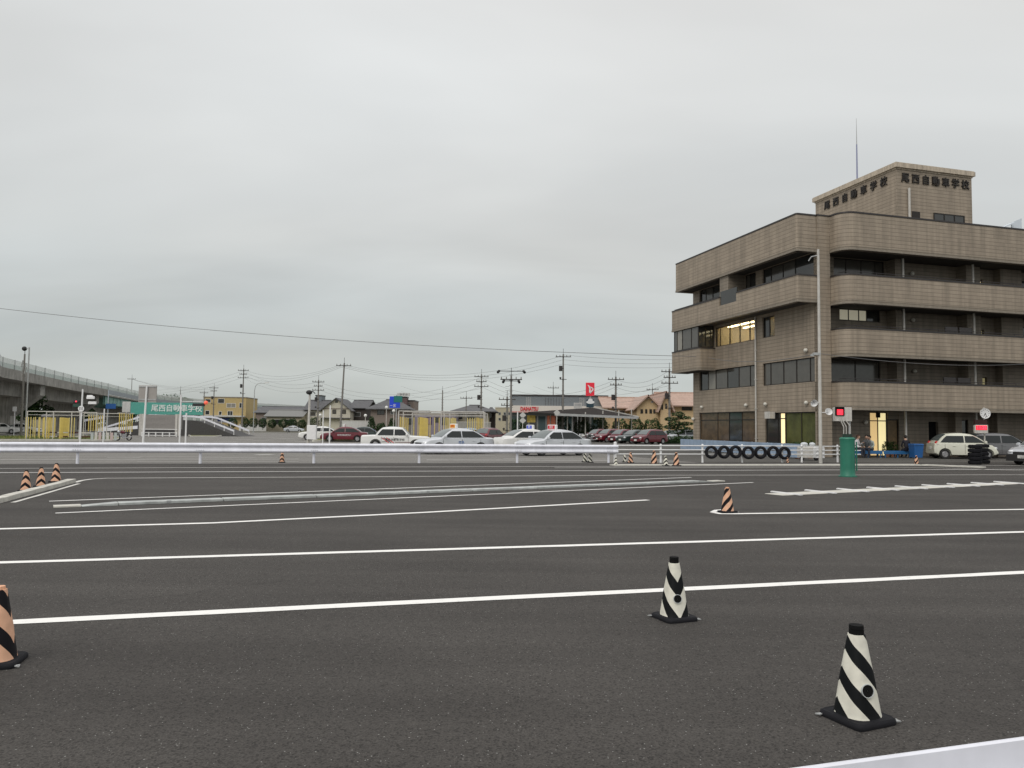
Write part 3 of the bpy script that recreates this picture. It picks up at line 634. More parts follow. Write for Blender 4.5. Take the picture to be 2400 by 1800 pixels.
# ================================================================ WHITE PIPE FENCE
PF=thing('pipe_fence','white three rail pipe fence continuing from the guardrail end','fence',(g0.x,g0.y,0),AL)
fp=[ga(1443,1087),ga(1550,1087),ga(1648,1087),ga(1741,1087),ga(1835,1087),ga(1881,1087),ga(1965,1087)]
for i,a in enumerate(fp):
    r_=.075 if i==0 else .05
    mb=MB(); mb.cyl((a,.06,0),(a,.06,.86 if i else .93),r_,n=12); mb.sphere((a,.06,.86 if i else .93),r_,10,6,.5); mb.build('post',M_white,PF,True)
for z in (.80,.60,.40):
    for i in range(len(fp)-1):
        mb=MB(); mb.cyl((fp[i]+.02,0,z),(fp[i+1]+.018,0,z),.027,n=8); mb.build('rail',M_white,PF,True)
        
mb=MB(); 
for z in (.80,.60,.40): mb.cyl((fp[-1],0,z),(fp[-1]+1.35,0,z),.027,n=8)
mb.build('rail',M_white,PF,True)
mb=MB(); mb.bbox(fp[-1]-1.25,fp[-1]-.75,.02,.34,.22,.78,.05); mb.build('junction_drum',M_white,PF)
# ================================================================ TYRES
def tyre_mesh(Rr,wd,ri):
    mb=MB(); h=wd/2
    prof=[(ri,-h*.7),(ri+.02,-h*.9),(ri+(Rr-ri)*.5,-h),(Rr-.025,-h*.85),(Rr,-h*.6),(Rr,h*.6),(Rr-.025,h*.85),(ri+(Rr-ri)*.5,h),(ri+.02,h*.9),(ri,h*.7)]
    n=28; mb.lathe(prof,n,closed=True)
    for k in range(n):     # tread blocks
        a=2*PI*k/n; M=Matrix.Rotation(a,4,'Z')@Matrix.Translation((Rr,0,0))
        for z in (-.55,-.18,.19,.56): mb.box(-.004,.008,-.022,.022,h*z-.02*h*4,h*z+.02*h*4,M)
    return mb.mesh('tyre',M_black,True)
tm=tyre_mesh(.305,.185,.185)
lab=['leftmost of the seven black tyres hung on the white fence','second from the left of the seven tyres hung on the fence','third from the left of the seven tyres hung on the fence','middle one of the seven tyres hung in a row on the fence','third from the right of the seven tyres hung on the fence','second from the right of the seven tyres hung on the fence','rightmost of the seven tyres hung on the fence, above a small cone']
for i,px in enumerate((1664,1693,1721,1750,1779,1808,1835)):
    a=ga(px,1087); p=grid(a,BR-.13-.02*(i%2),.50-.012*i/2+.015*(i%3)); o=bpy.data.objects.new('hung_tyre',tm); C.objects.link(o)
    o.matrix_world=Matrix.Translation(p)@Matrix.Rotation(AL+R(rnd.uniform(-14,-2)),4,'Z')@Matrix.Rotation(PI/2+R(rnd.uniform(-4,4)),4,'X')@Matrix.Rotation(rnd.random(),4,'Z')
    tag(o,lab[i],'tyre','tyres hung on the white fence')
def stack(px,Y,n,names,group,w_=.195,rz=0):
    b=gx(px,Y)
    for k in range(n):
        o=bpy.data.objects.new('stacked_tyre',tm); C.objects.link(o)
        o.matrix_world=Matrix.Translation((b.x+rnd.uniform(-.02,.02),b.y+rnd.uniform(-.02,.02),.1+k*w_))@Matrix.Rotation(rnd.random()*6,4,'Z')
        tag(o,names[k],'tyre',group)
o5=['bottom','second from the bottom','middle','second from the top','top']
stack(2284,38.3,5,[f'{q} black tyre, left stack before the white hatchback' for q in o5],'stacked black tyres')
stack(2301,39.3,5,[f'{q} black tyre of the right stack below the clock sign' for q in o5],'stacked black tyres',.2)
# ================================================================ CONES
def chevron_mat(name,c1,c2,period=.165,slope=.87,duty=.45,phase=.122):
    m=mat(name,c1,rough=.6,spec=.22); n,l,p=lib(m)
    co=n.new('ShaderNodeTexCoord').outputs['Object']; s=n.new('ShaderNodeSeparateXYZ'); l.new(co,s.inputs[0])
    th=math_node(n,l,'ABSOLUTE',math_node(n,l,'ARCTAN2',s.outputs[1],s.outputs[0]))
    rad=math_node(n,l,'MULTIPLY_ADD',s.outputs[2],-.155,.112)
    v=math_node(n,l,'ADD',s.outputs[2],math_node(n,l,'MULTIPLY',math_node(n,l,'MULTIPLY',th,rad),slope))   # stripes run at a constant slope round the tapering sleeve
    f=math_node(n,l,'FRACT',math_node(n,l,'DIVIDE',math_node(n,l,'ADD',v,phase),period))
    st=math_node(n,l,'LESS_THAN',f,duty)
    no=n.new('ShaderNodeTexNoise'); no.inputs['Scale'].default_value=14; no.inputs['Detail'].default_value=6; l.new(co,no.inputs[0])
    mr=n.new('ShaderNodeMapRange'); mr.inputs[1].default_value=.35; mr.inputs[2].default_value=.75; mr.inputs[3].default_value=1.0; mr.inputs[4].default_value=.78; l.new(no.outputs[0],mr.inputs[0])
    mx=n.new('ShaderNodeMixRGB'); mx.inputs[1].default_value=(*c1,1); mx.inputs[2].default_value=(*c2,1); l.new(st,mx.inputs[0])
    sc_=n.new('ShaderNodeVectorMath'); sc_.operation='SCALE'; l.new(mx.outputs[0],sc_.inputs[0]); l.new(mr.outputs[0],sc_.inputs['Scale']); l.new(sc_.outputs[0],p.inputs['Base Color'])
    return m
M_ckw=chevron_mat('cone_white_black',(.78,.76,.66),(.004,.005,.006))
M_cko=chevron_mat('cone_orange_black',(.80,.47,.31),(.006,.005,.008),phase=.029)
M_ckw2=chevron_mat('cone_white_black_shifted',(.78,.76,.66),(.004,.005,.006),phase=.086)
M_cones={'w':M_ckw,'v':M_ckw2,'o':M_cko,'k':M_cko}
M_ring=mat('cone_hole_ring',(.5,.52,.52),.5)
def cone(px,py,label,kind='w',rz=0.0,apex=0.0,s=1.0,cap=True,hole=True,Y=None,tilt=0):
    """px,py: ground contact at the base centre; rz: turn of the square base; apex: turn of the stripes"""
    b=gnd(px,py)
    t=thing('traffic_cone',label,'traffic cone',b,rz,'small striped traffic cones'); t.scale=(s,s,s)
    if tilt: t.rotation_euler=(tilt,0,rz)
    H=.455; m=M_cones[kind]
    # base: rounded square plate, dished
    mb=MB(); 
    def rsq(h,r,z,n=3):
        out=[]
        for cx,cy,a0 in ((h-r,h-r,0),(-h+r,h-r,90),(-h+r,-h+r,180),(h-r,-h+r,270)):
            for i in range(n+1): a=R(a0+90*i/n); out.append((cx+r*math.cos(a),cy+r*math.sin(a),z))
        return out
    rings=[rsq(.142,.035,0),rsq(.145,.035,.012),rsq(.142,.035,.026),rsq(.134,.035,.034),rsq(.124,.045,.030),rsq(.112,.05,.034)]
    n=len(rings[0]); vs=[q for r_ in rings for q in r_]
    fs=[(k*n+i,k*n+(i+1)%n,(k+1)*n+(i+1)%n,(k+1)*n+i) for k in range(len(rings)-1) for i in range(n)]+[tuple(range(n-1,-1,-1)),tuple(range(5*n,6*n))]
    mb.add(vs,fs); mb.build('base',M_black,t,True)
    # body: eight sided tapering sleeve
    bd=MB(); rr=[]
    for z,h in ((.022,.114),(.032,.109),(.06,.104),(.13,.093),(.22,.081),(.31,.065),(.40,.050),(H,.040)):
        rr.append([(h*1.0*math.copysign(abs(math.cos(2*PI*i/24))**.72,math.cos(2*PI*i/24)),h*math.copysign(abs(math.sin(2*PI*i/24))**.72,math.sin(2*PI*i/24)),z) for i in range(24)])
    MA=Matrix.Rotation(-apex,4,'Z')
    vs=[MA@Vector(q) for r_ in rr for q in r_]; n=24
    fs=[(k*n+i,k*n+(i+1)%n,(k+1)*n+(i+1)%n,(k+1)*n+i) for k in range(len(rr)-1) for i in range(n)]+[tuple(range(7*n,8*n))]
    bd.add(vs,fs); o=bd.build('body',m,t,True); o.rotation_euler=(0,0,apex)
    if kind in 'wv' and cap:
        cp=MB(); cp.cyl((0,0,H-.004),(0,0,H+.022),.0385,n=16); cp.cyl((0,0,H+.022),(0,0,H+.028),.036,n=16); cp.cyl((0,0,H+.028),(0,0,H+.048),.0385,.037,n=16); cp.build('cap',M_blackm,t)
    elif kind in 'ok':
        cp=MB(); cp.cyl((0,0,H),(0,0,H+.02),.036,.032,n=12); cp.build('cap',mat('cone_top_orange',(.75,.4,.24),.6) if kind=='o' else M_blackm,t)
    if hole:
        ha=hole if hole is not True else -1.2
        hz=.180; rad=.0905
        M=Matrix.Rotation(ha,4,'Z')@Matrix.Translation((rad,0,hz))@Matrix.Rotation(PI/2-.16,4,'Y')
        hb=MB(); hb.lathe([(.001,.0035),(.031,.0035),(.033,.006)],20,M); hb.build('hole',M_blackm,t)  # black disc on the sleeve imitates the dark inside of the hole
        rb=MB(); rb.lathe([(.032,-.004),(.032,.009),(.0355,.009),(.0355,-.004)],22,M,closed=True); rb.build('hole_rim',M_ring,t,True)
    for sx,sy in ((-1,1),(1,-1)):
        hk=MB(); hk.tube([(sx*.15,sy*.15*0-.0,.014) if False else (sx*.14,sy*.12,.012),(sx*.168,sy*.13,.010),(sx*.163,sy*.105,.014),(sx*.14,sy*.11,.012)],.005,5); hk.build('hook',M_steel,t)
    return t
cone(2010,1686,'black and white striped cone nearest the camera at the lower right','w',R(24),R(147),1.0,True,R(-106))
cone(1580,1450,'black and white striped cone standing just before the nearest white line','v',R(22),R(81),1.0,True,R(-107))
cone(-10,1556,'orange and black striped cone cut off by the left edge','o',R(15),R(180),1.04,False,False)
cone(60,1151,'leftmost of three orange and black cones on the left kerb','k',R(20),R(-88),.99,False,False)
cone(95,1141,'middle one of three orange and black cones on the left kerb','k',R(40),R(-92),.99,False,False)
cone(131,1130,'rightmost of three orange and black cones on the left kerb','k',R(10),R(-90),1.04,False,False)
cone(661,1084,'orange and black cone seen alone under the guardrail','k',R(10),R(-90),.98,False,False)
cone(1371,1083,'left black and white cone under the right end of the guardrail','w',R(10),R(170),.98,False,False)
cone(1383,1084,'right black and white cone under the right end of the guardrail','w',R(10),R(200),.98,False,False)
cone(1443,1091,'tiny black and white cone beside the thick first fence post','w',R(10),R(-90),.78,False,False)
cone(1478,1085,'orange and black cone behind the first bay of the white fence','o',R(10),R(175),1.02,False,False)
cone(1464,1083,'pale cone half hidden beside an orange cone behind the fence','w',R(10),R(100),.8,False,False)
cone(1533,1088,'orange and black cone left of the second fence post','o',R(10),R(0),1.28,False,False)
cone(1560,1092,'small black and white cone right of the second fence post','w',R(10),R(-88),.95,False,False)
cone(1585,1092,'orange and black cone right of a small black and white one','o',R(10),R(-5),1.22,False,False)
cone(1705,1201,'orange and black cone at the rounded end of a lane line','o',R(30),R(-40),1.0,False,False)
cone(1846,1085,'small leaning orange cone below the rightmost hung tyre','o',R(30),R(0),.55,False,False)
cone(2148,1088,'lone orange and black cone in front of the blue bench','o',R(30),R(0),.9,False,False)
# ================================================================ NARROW RIDING PLANK, RUMBLE STRIP
q0,q1=gnd(125,1189),gnd(1690,1128); dirv=(q1-q0).normalized(); L=(q1-q0).length; an=math.atan2(dirv.y,dirv.x)
NB=thing('narrow_plank','long low narrow steel riding plank with ramped ends between painted lines','course obstacle',(q0.x,q0.y,0),an)
M_plank=mat('worn_steel_plank',(.46,.48,.465),.5,.1,var=.35,scale=3,bump=.2)
nseg=8; l0=1.05; seg=(L-2*l0)/nseg
for k in range(nseg):
    mb=MB(); mb.bbox(l0+k*seg+.01,l0+(k+1)*seg-.01,-.15,.15,.004,.052+(.003 if k%2 else 0),.008); mb.build('plank_section',M_plank,NB)
for s_,x0,x1 in ((1,.45,l0),(-1,L-.45,L-l0)):
    mb=MB(); mb.add([(x0,-.17,.004),(x0,.17,.004),(x1,.17,.004),(x1,-.17,.004),(x0,-.17,.012),(x0,.17,.012),(x1,.17,.05),(x1,-.17,.05)],[(0,1,2,3),(4,5,6,7),(0,1,5,4),(1,2,6,5),(2,3,7,6),(3,0,4,7)]); mb.build('end_ramp',M_plank,NB)
    mb=MB(); xa,xb=sorted((x0-s_*.45,x0-s_*.01)); mb.box(xa,xb,-.16,.16,.004,.03); mb.build('end_plate',M_conc_l,NB)
for x,y in ((1.9,-.151),(7.5,-.151)):
    mb=MB(); mb.box(x,x+.08,y-.004,y,.02,.06); mb.build('bracket',M_steel,NB)
A0,A1=gnd(1835,1162),gnd(2392,1134.5); dirv=(A1-A0).normalized(); L=(A1-A0).length; an=math.atan2(dirv.y,dirv.x)
RS=thing('rumble_strip','pale concrete strip carrying a row of white crossbars near the green pillar','course obstacle',(A0.x,A0.y,0),an)
mb=MB(); mb.bbox(0,L,0,.56,.003,.012,.004); mb.build('concrete_bed',M_conc_l,RS)
bx=[(1904,1154,1975,1161),(1984,1150,2056,1157),(2040,1146,2108,1152),(2101,1142,2170,1149),(2168,1139,2235,1145),(2228,1135,2295,1141),(2273,1132.5,2338,1138),(2320,1130,2384,1134.5),(1835,1157.5,1903,1164.5)]
Mi=Matrix.Translation((A0.x,A0.y,0))@Matrix.Rotation(an,4,'Z'); Mi=Mi.inverted()
# bars at an even pitch across the strip, as built (skew relative to the strip)
xs_=sorted((Mi@((gnd(a,b)+gnd(c,d))/2)).x for a,b,c,d in bx)
p_=(xs_[-1]-xs_[0])/(len(xs_)-1)
va=(Mi.to_3x3()@(gnd(2384,1134.5)-gnd(2320,1130))); va=va.normalized()*.98
for k in range(len(xs_)):
    c_=Vector((xs_[0]+k*p_,.28,0)); mb=MB(); e0=c_-va/2; e1=c_+va/2; nrm=Vector((-va.y,va.x,0)).normalized()*.047
    pl=[e0-nrm,e1-nrm,e1+nrm,e0+nrm]
    mb.prism([(q.x,q.y) for q in pl],.0125,.036); pl2=[e0-nrm*.6,e1-nrm*.6,e1+nrm*.6,e0+nrm*.6]; mb.prism([(q.x,q.y) for q in pl2],.036,.044); mb.build('crossbar',M_white,RS)
# ================================================================ GREEN PADDED PILLAR, DISPLAY SIGNS
M_green=mat('green_vinyl_pad',(.025,.19,.125),.45,var=.15,scale=4,bump=.25,bscale=14,streak=.15)
gb=gnd(1987,1117)
GP=thing('padded_pillar','green vinyl padded pillar with three white conduits standing on the course','pillar',gb,0)
mb=MB(); mb.lathe([(.255,0),(.262,.03),(.25,.05),(.243,.3),(.248,.7),(.243,1.1),(.25,1.27),(.258,1.3),(.24,1.34),(.20,1.355),(.001,1.355)],22); mb.build('pad',M_green,GP,True)
mb=MB(); mb.cyl((0,0,.0),(0,0,.035),.31,n=22); mb.build('pad_skirt',M_green,GP,True)
mb=MB(); mb.cyl((0,0,1.34),(0,0,1.47),.17,.15,n=16); mb.build('cap',mat('pillar_cap',(.01,.03,.02),.8),GP,True)
mb=MB(); mb.box(.245,.275,-.14,-.10,.2,1.2); mb.build('lacing',M_green,GP)
for k,x in enumerate((-.12,-.04,.09)):
    mb=MB(); mb.tube([(x,-.02*k,1.36),(x,-.02*k,1.72),(x-.02,-.02*k,1.76),(x-.12-.03*k,-.02*k,1.98),(x-.12-.03*k,-.02*k,2.02)],.02,8); mb.build('conduit',M_pipe,GP,True)
# led display box on its own post behind the pillar
lb=gx(1984,37.6)
SB=thing('display_sign','white cabinet with a glowing red square display beside the green pillar','electronic sign',lb,R(0))
zt=at(1975,955,37.6).z; zb=at(1975,987,37.6).z; xl=at(1954,970,37.6).x-lb.x; xr=at(1994,970,37.6).x-lb.x
mb=MB(); mb.bbox(xl,xr,-.15,.15,zb,zt,.02); mb.build('cabinet',M_pipe,SB)
mb=MB(); mb.box(xl+.0,xl+.44,-.21,-.152,zt-.40,zt+.02); mb.build('display_hood',M_blackm,SB)
mb=MB(); mb.box(xl+.07,xl+.37,-.222,-.212,zt-.37,zt-.10); mb.build('display',mat('red_led_dim',(.9,.02,.04),.5,emit=.9),SB)
mb=MB()
for k in range(4): mb.box(xl+.10,xl+.34,-.232,-.224,zt-.35+k*.065,zt-.325+k*.065)
mb.build('led_rows',M_red,SB)
mb=MB(); mb.cyl((.15,0,0),(.15,0,zb),.05,n=10); mb.build('post',M_steel,SB)
cb=gx(2307,46.2)
CS=thing('clock_post','round white clock on a post with a glowing red number display below','clock',cb,0)
pz=lambda y: at(2307,y,46.2).z
mb=MB(); mb.cyl((.06,.1,0),(.06,.1,pz(955)),.045,n=10); mb.build('post',M_pipe,CS)
mb=MB(); r_=.31; cz=pz(969); MC=Matrix.Translation((0.02,0,cz))@Matrix.Rotation(PI/2,4,'X'); mb.lathe([(.001,.09),(r_*.86,.09),(r_,.11),(r_,.05),(r_*.8,-.03),(.001,-.03)],26,MC); mb.build('clock_body',M_white,CS,True)
mb=MB()
for k in range(12):
    a=2*PI*k/12; mb.box(-.012,.012,r_*.66,r_*.8,.094,.1,MC@Matrix.Rotation(a,4,'Z'))
mb.box(-.016,.016,-.02,.17,.1,.106,MC@Matrix.Rotation(R(150),4,'Z')); mb.box(-.011,.011,-.03,.24,.107,.112,MC@Matrix.Rotation(R(-160),4,'Z')); mb.build('clock_hands_and_marks',M_frame,CS)
z1,z0=pz(996),pz(999)
mb=MB(); mb.box(-.62,.12,-.1,.06,z1,pz(984)); mb.build('display_hood',mat('dark_red_box',(.03,.008,.008),.7),CS)
mb=MB(); z2=pz(1015.5); mb.bbox(-.62,.16,-.12,.08,z2,z1-.003,.02); mb.build('cabinet',M_pipe,CS)
mb=MB(); mb.box(-.58,.08,-.135,-.122,z2+.2,z1-.04); mb.build('display',mat('red_led_dim',(.9,.02,.04),.5,emit=.9),CS)
text_obj('number','11:25',.26,.004,M_red,CS,Matrix.Translation((-.25,-.142,(z2+.2+z1-.04)/2))@UPR,1.05,.012)
# tall grey-white service pole in front of the building corner
pb=gnd(1923.5,1086)
TP=thing('service_pole','tall slim grey white steel pole in front of the building corner','pole',pb,0)
mb=MB(); mb.cyl((0,0,0),(0,0,5),.085,.075,12); mb.cyl((0,0,5),(0,0,10.5),.07,.055,12); mb.build('shaft',M_pipe,TP,True)
mb=MB(); mb.tube([(0,0,10.2),(-.3,.1,10.15),(-.42,.15,9.95)],.03,6); mb.build('top_bracket',M_steel,TP)
mb=MB(); zc=at(1915,829,37.4).z; mb.box(-.3,.02,-.1,.1,zc-.07,zc+.05); mb.box(-.42,-.28,-.05,.05,zc-.13,zc-.02); mb.build('cable_clamp',M_steel,TP)
for k,(px,py) in enumerate(((1906,943),(1940,967))):
    c=at(px,py,37.4)-pb; mb=MB(); mb.cyl((0,0,c.z),(c.x*.7,0,c.z),.02,n=6); MM=Matrix.Translation((c.x,c.y-.05,c.z))@Matrix.Rotation(R(-95 if k else -70),4,'Z')@Matrix.Rotation(PI/2,4,'X')@Matrix.Rotation(PI/2,4,'Y'); mb.lathe([(.03,-.14),(.06,-.06),(.07,0),(.17,.14),(.18,.14),(.08,.0)],14,Matrix.Translation((c.x,c.y,c.z))@Matrix.Rotation(R(110 if k==0 else 70),4,'X')); mb.build('horn_speaker',M_white,TP,True)
# ================================================================ BLUE PANEL FENCE in front of the left wing
M_bluep=mat('pale_blue_sheet',(.32,.42,.56),.35,var=.2,scale=2,streak=.15)
f0=Vector((15.95,42.2,0)); f1=Vector((13.2,60,0)); f2=grid(ga(1905,1087),BR+1.6)
BF=thing('blue_panel_fence','low pale blue panel fence between the course fence and the brown building','fence',f0)
def panels(a,b,n,h):
    for i in range(n):
        p=a.lerp(b,i/n)-f0; q=a.lerp(b,(i+.985)/n)-f0; d=(q-p).normalized(); nn_=Vector((-d.y,d.x,0))*.04
        mb=MB(); mb.prism([(p.x,p.y),(q.x,q.y),(q.x+nn_.x,q.y+nn_.y),(p.x+nn_.x,p.y+nn_.y)],.08,h); mb.build('panel',M_bluep,BF)
        mb=MB(); mb.cyl((p.x,p.y-.05,0),(p.x,p.y-.05,h+.03),.025,n=6); mb.build('post',M_steel,BF)
panels(f0,f1,9,.84)
# small trolley / equipment behind the fence near the pole
eb=gx(1893,41)
EQ=thing('washing_unit','small pale grey machine behind the white fence near the service pole','machine',eb)
mb=MB(); mb.bbox(-.5,.45,-.3,.3,.15,.75,.08); mb.build('housing',M_pipe,EQ); mb=MB(); mb.sphere((-.2,0,.85),.2,10,6,.6); mb.sphere((.25,.05,.85),.17,10,6,.7); mb.build('cover',mat('clear_plastic_sheet',(.55,.58,.6),.3),EQ,True)
mb=MB(); 
for x in (-.4,.35): mb.cyl((x,-.25,.12),(x,-.18,.12),.12,n=12)
mb.build('wheel',M_black,EQ)
# ================================================================ CARS
def car_paint(name,col,rough=.28,metal=0.0): return mat(name,col,rough,metal,spec=.5,coat=.6)
P_white=car_paint('car_white',(.72,.72,.70)); P_silver=car_paint('car_silver',(.50,.52,.55),.32,.35); P_maroon=car_paint('car_maroon',(.13,.008,.018)); P_grey=car_paint('car_grey',(.17,.17,.175),.3,.4); P_pearl=car_paint('car_pearl',(.66,.66,.56)); P_dark=car_paint('car_dark_green',(.02,.035,.032)); P_hatchs=car_paint('car_bright_silver',(.6,.62,.65),.3,.3)
M_cglass=mat('car_glass',(.012,.016,.016),.05,spec=.5); M_tyre=mat('tyre_rubber',(.02,.02,.02),.85); M_rim=mat('alloy_rim',(.45,.45,.46),.35,.6); M_hl=mat('headlight_lens',(.7,.72,.74),.08,spec=.9); M_tl=mat('tail_lens',(.5,.015,.015),.15); M_plate=mat('plate_white',(.75,.75,.72),.5); M_trimb=mat('black_plastic',(.02,.02,.02),.6); M_under=mat('underbody',(.012,.012,.012),.9)
def lerp_tab(tab,x):
    if x<=tab[0][0]: return tab[0][1]
    for (a,b),(c,d) in zip(tab,tab[1:]):
        if x<=c:
            t=(x-a)/(c-a); t=t*t*(3-2*t) if False else t; return b+(d-b)*t
    return tab[-1][1]
CARS={
 'sedan':dict(L=4.6,W=1.73,top=[(-2.3,.80),(-2.22,.93),(-1.55,.97),(-1.3,.97),(.9,.93),(1.1,.93),(1.9,.84),(2.15,.76),(2.27,.62),(2.3,.5)],wb=(-1.33,1.36),r=.31,gh=(1.22,.34,-.72,-1.78,1.43)),
 'boxsedan':dict(L=4.7,W=1.70,top=[(-2.35,.85),(-2.3,.93),(-1.6,.96),(-1.3,.96),(.9,.93),(1.0,.93),(2.1,.88),(2.3,.80),(2.35,.55)],wb=(-1.35,1.36),r=.32,gh=(.98,.40,-.88,-1.42,1.47)),
 'hatch':dict(L=3.55,W=1.55,top=[(-1.77,.62),(-1.74,.90),(-1.2,.95),(.8,.92),(.95,.92),(1.45,.82),(1.66,.68),(1.76,.5)],wb=(-1.2,1.15),r=.28,gh=(1.24,.28,-1.0,-1.66,1.47)),
 'wagon':dict(L=4.3,W=1.70,top=[(-2.15,.65),(-2.1,.93),(-1.5,.97),(.9,.96),(1.05,.96),(1.75,.86),(2.03,.74),(2.14,.5)],wb=(-1.25,1.30),r=.31,gh=(1.30,.36,-1.30,-2.0,1.50)),
}
def make_car(kind,label,paint,loc,rz,group=None,name='parked_car',sign=None,stripe=None,side_text=None,cladding=False):
    p=CARS[kind]; L,W=p['L'],p['W']; hw0=W/2; r=p['r']; zb=.2; g0,g1,g2,g3,zr=p['gh']
    t=thing(name,label,'car',loc,rz,group)
    xs=set()
    n=26
    for i in range(n+1): xs.add(round(-L/2+L*i/n,3))
    for w_ in p['wb']:
        for k in range(-8,9): xs.add(round(w_+k*(r+.075)/8,3))
    for a,_ in p['top']: xs.add(round(a,3))
    xs=sorted(xs); sec=[]
    for x in xs:
        e=abs(x)/(L/2); hw=hw0*(1-.02*e**2-.13*max(0,(e-.8)/.2)**2.2); zt=lerp_tab(p['top'],x); z_b=zb+(.1*max(0,(e-.85)/.15) )
        arch=0
        for w_ in p['wb']:
            d=abs(x-w_); ra=r+.075
            if d<ra: arch=max(arch,r+math.sqrt(ra*ra-d*d))
        zt2=zt
        cr=.03
        pts=[(0,zt2+cr),(.6*hw,zt2+.7*cr),(.88*hw,zt2),(.97*hw,zt2-.06),(hw,max(min(.60,zt2-.1),arch)),(hw,max(.36,arch)),(.985*hw,max(z_b+.05,arch)),(.74*hw,max(z_b,arch)),(.72*hw,z_b),(0,z_b)]
        pts=[(y,min(z,zt2+cr)) for y,z in pts]
        sec.append([(x,y,z) for y,z in pts]+[(x,-y,z) for y,z in reversed(pts[1:-1])])
    mb=MB(); m=len(sec[0]); vs=[q for s_ in sec for q in s_]; fs=[(k*m+i,k*m+(i+1)%m,(k+1)*m+(i+1)%m,(k+1)*m+i) for k in range(len(sec)-1) for i in range(m)]+[tuple(range(m)),tuple(range((len(sec)-1)*m,len(sec)*m))]
    mb.add(vs,fs); body=mb.build('body',paint,t,True)
    belt=lambda x: lerp_tab(p['top'],x)-.01
    wbt=hw0*.955; wtp=hw0*.74
    def hwz(z): return wbt+(wtp-wbt)*max(0,min(1,(z-.93)/(zr-.93)))
    cs=[]; steps=[]
    for i in range(7): u=i/6; steps.append((g0+(g1-g0)*u, .9+(zr-.9)*(1-(1-u)**1.35)))
    for i in range(1,5): u=i/5; steps.append((g1+(g2-g1)*u, zr+.055*math.sin(PI*u)))
    for i in range(7): u=i/6; steps.append((g2+(g3-g2)*u, .9+(zr-.9)*(1-u**1.5)))
    for x,z in steps:
        h=hwz(z); row=[(x,-wbt*1.0,.86),(x,-hwz(max(z-.06,.88)),max(z-.06,.87)),(x,-h*.9,z),(x,-h*.45,z+.022),(x,0,z+.03),(x,h*.45,z+.022),(x,h*.9,z),(x,hwz(max(z-.06,.88)),max(z-.06,.87)),(x,wbt,.86)]; cs.append(row)
    mb=MB(); m=9; vs=[q for s_ in cs for q in s_]; fs=[(k*m+i,k*m+i+1,(k+1)*m+i+1,(k+1)*m+i) for k in range(len(cs)-1) for i in range(m-1)]
    mb.add(vs,fs); cab=mb.build('cabin',paint,t,True); M_screen=mat('windscreen_glass',(.10,.12,.12),.06,spec=1.0)  # screen glass base lifted to paint in the pale sky reflection
    # windscreen & rear window: strips riding on the slope
    def slope_glass(nm,i0,i1,u0,u1):
        g=MB(); rows=[]
        for j in range(5):
            f=i0+(u0+(u1-u0)*j/4)*(i1-i0); a=int(math.floor(f)); b=min(a+1,len(steps)-1); q=f-a
            x=steps[a][0]*(1-q)+steps[b][0]*q; z=steps[a][1]*(1-q)+steps[b][1]*q; h=hwz(z)*.87
            o_=.012 if i0<8 else -.012
            rows.append([(x+o_,-h,z+.012),(x+o_,-h*.5,z+.033),(x+o_,0,z+.040),(x+o_,h*.5,z+.033),(x+o_,h,z+.012)])
        vs=[q for r_ in rows for q in r_]; g.add(vs,[(k*5+i,k*5+i+1,(k+1)*5+i+1,(k+1)*5+i) for k in range(4) for i in range(4)]); return g.build(nm,M_screen,t,True)
    slope_glass('windscreen',0,6,.10,.90); slope_glass('rear_window',11,17,.1,.80)
    # side windows
    zl=.97 if kind!='hatch' else .98; zt_=zr-.10
    def ax(z): # front edge of glass at height z
        u=(z-.9)/(zr-.9); u=1-(1-min(u,.999))**(1/1.35); return g0+(g1-g0)*u-.13
    def cx(z):
        u=(1-(z-.9)/(zr-.9)); u=max(0,u)**(1/1.5); return g2+(g3-g2)*u+.15
    zrows=[.0,.3,.6,.85,1.0]; xb=(-.12 if kind!='hatch' else -.1); segs=[(xb+.03,None),(None,xb-.03)]
    for sd in (1,-1):
        for k in range(2):
            zs=[zl+(zt_-zl)*q for q in zrows]
            if k==0: poly=[(xb+.035,zs[0])]+[(max(ax(z_),xb+.1),z_) for z_ in zs]+[(xb+.035,zs[-1])]
            else: poly=[(xb-.035,zs[0]),(xb-.035,zs[-1])]+[(min(cx(z_),xb-.1),z_) for z_ in reversed(zs)]
            g=MB(); nn=len(poly); g.add([(x,sd*(hwz(z)+.012),z) for x,z in poly]+[(x,sd*(hwz(z)-.02),z) for x,z in poly],[tuple(range(nn)),tuple(range(2*nn-1,nn-1,-1))]+[(i,(i+1)%nn,nn+(i+1)%nn,nn+i) for i in range(nn)]); g.build('side_window',M_cglass,t)
            if k==1:
                g=MB(); xm=(xb+cx(zl))/2-.12; 
                g.box(xm-.012,xm+.012,*sorted((sd*(hwz(zl)+.016),sd*(hwz(zl)-.02))),zl,zl+.1) if False else None
        # door seams and handles
        g=MB(); y0,y1=sorted((sd*(hw0*.995),sd*(hw0*1.0+.003)))
        for x in (g0-.12,xb,g3+.45): g.box(x-.006,x+.006,y0,y1,.32,.86)
        g.build('door_gap',M_under,t)
        for x in (xb+.14,xb-.75 if L>4 else xb-.6):
            g=MB(); a,b=sorted((sd*hw0*.99,sd*(hw0+.02))); g.bbox(x-.08,x+.08,a,b,.76,.79,.008); g.build('door_handle',paint if kind!='boxsedan' else M_rim,t)
        g=MB(); a,b=sorted((sd*(wbt),sd*(wbt+.19))); g.bbox(g0-.30,g0-.17,a,b,.96,1.09,.03); g.build('mirror',paint,t)
        # lights
        fy=hw0*.80; g=MB(); g.sphere((L/2-.17,sd*fy*.86,.66),.17,10,6,.5); g.build('headlight',M_hl,t,True)
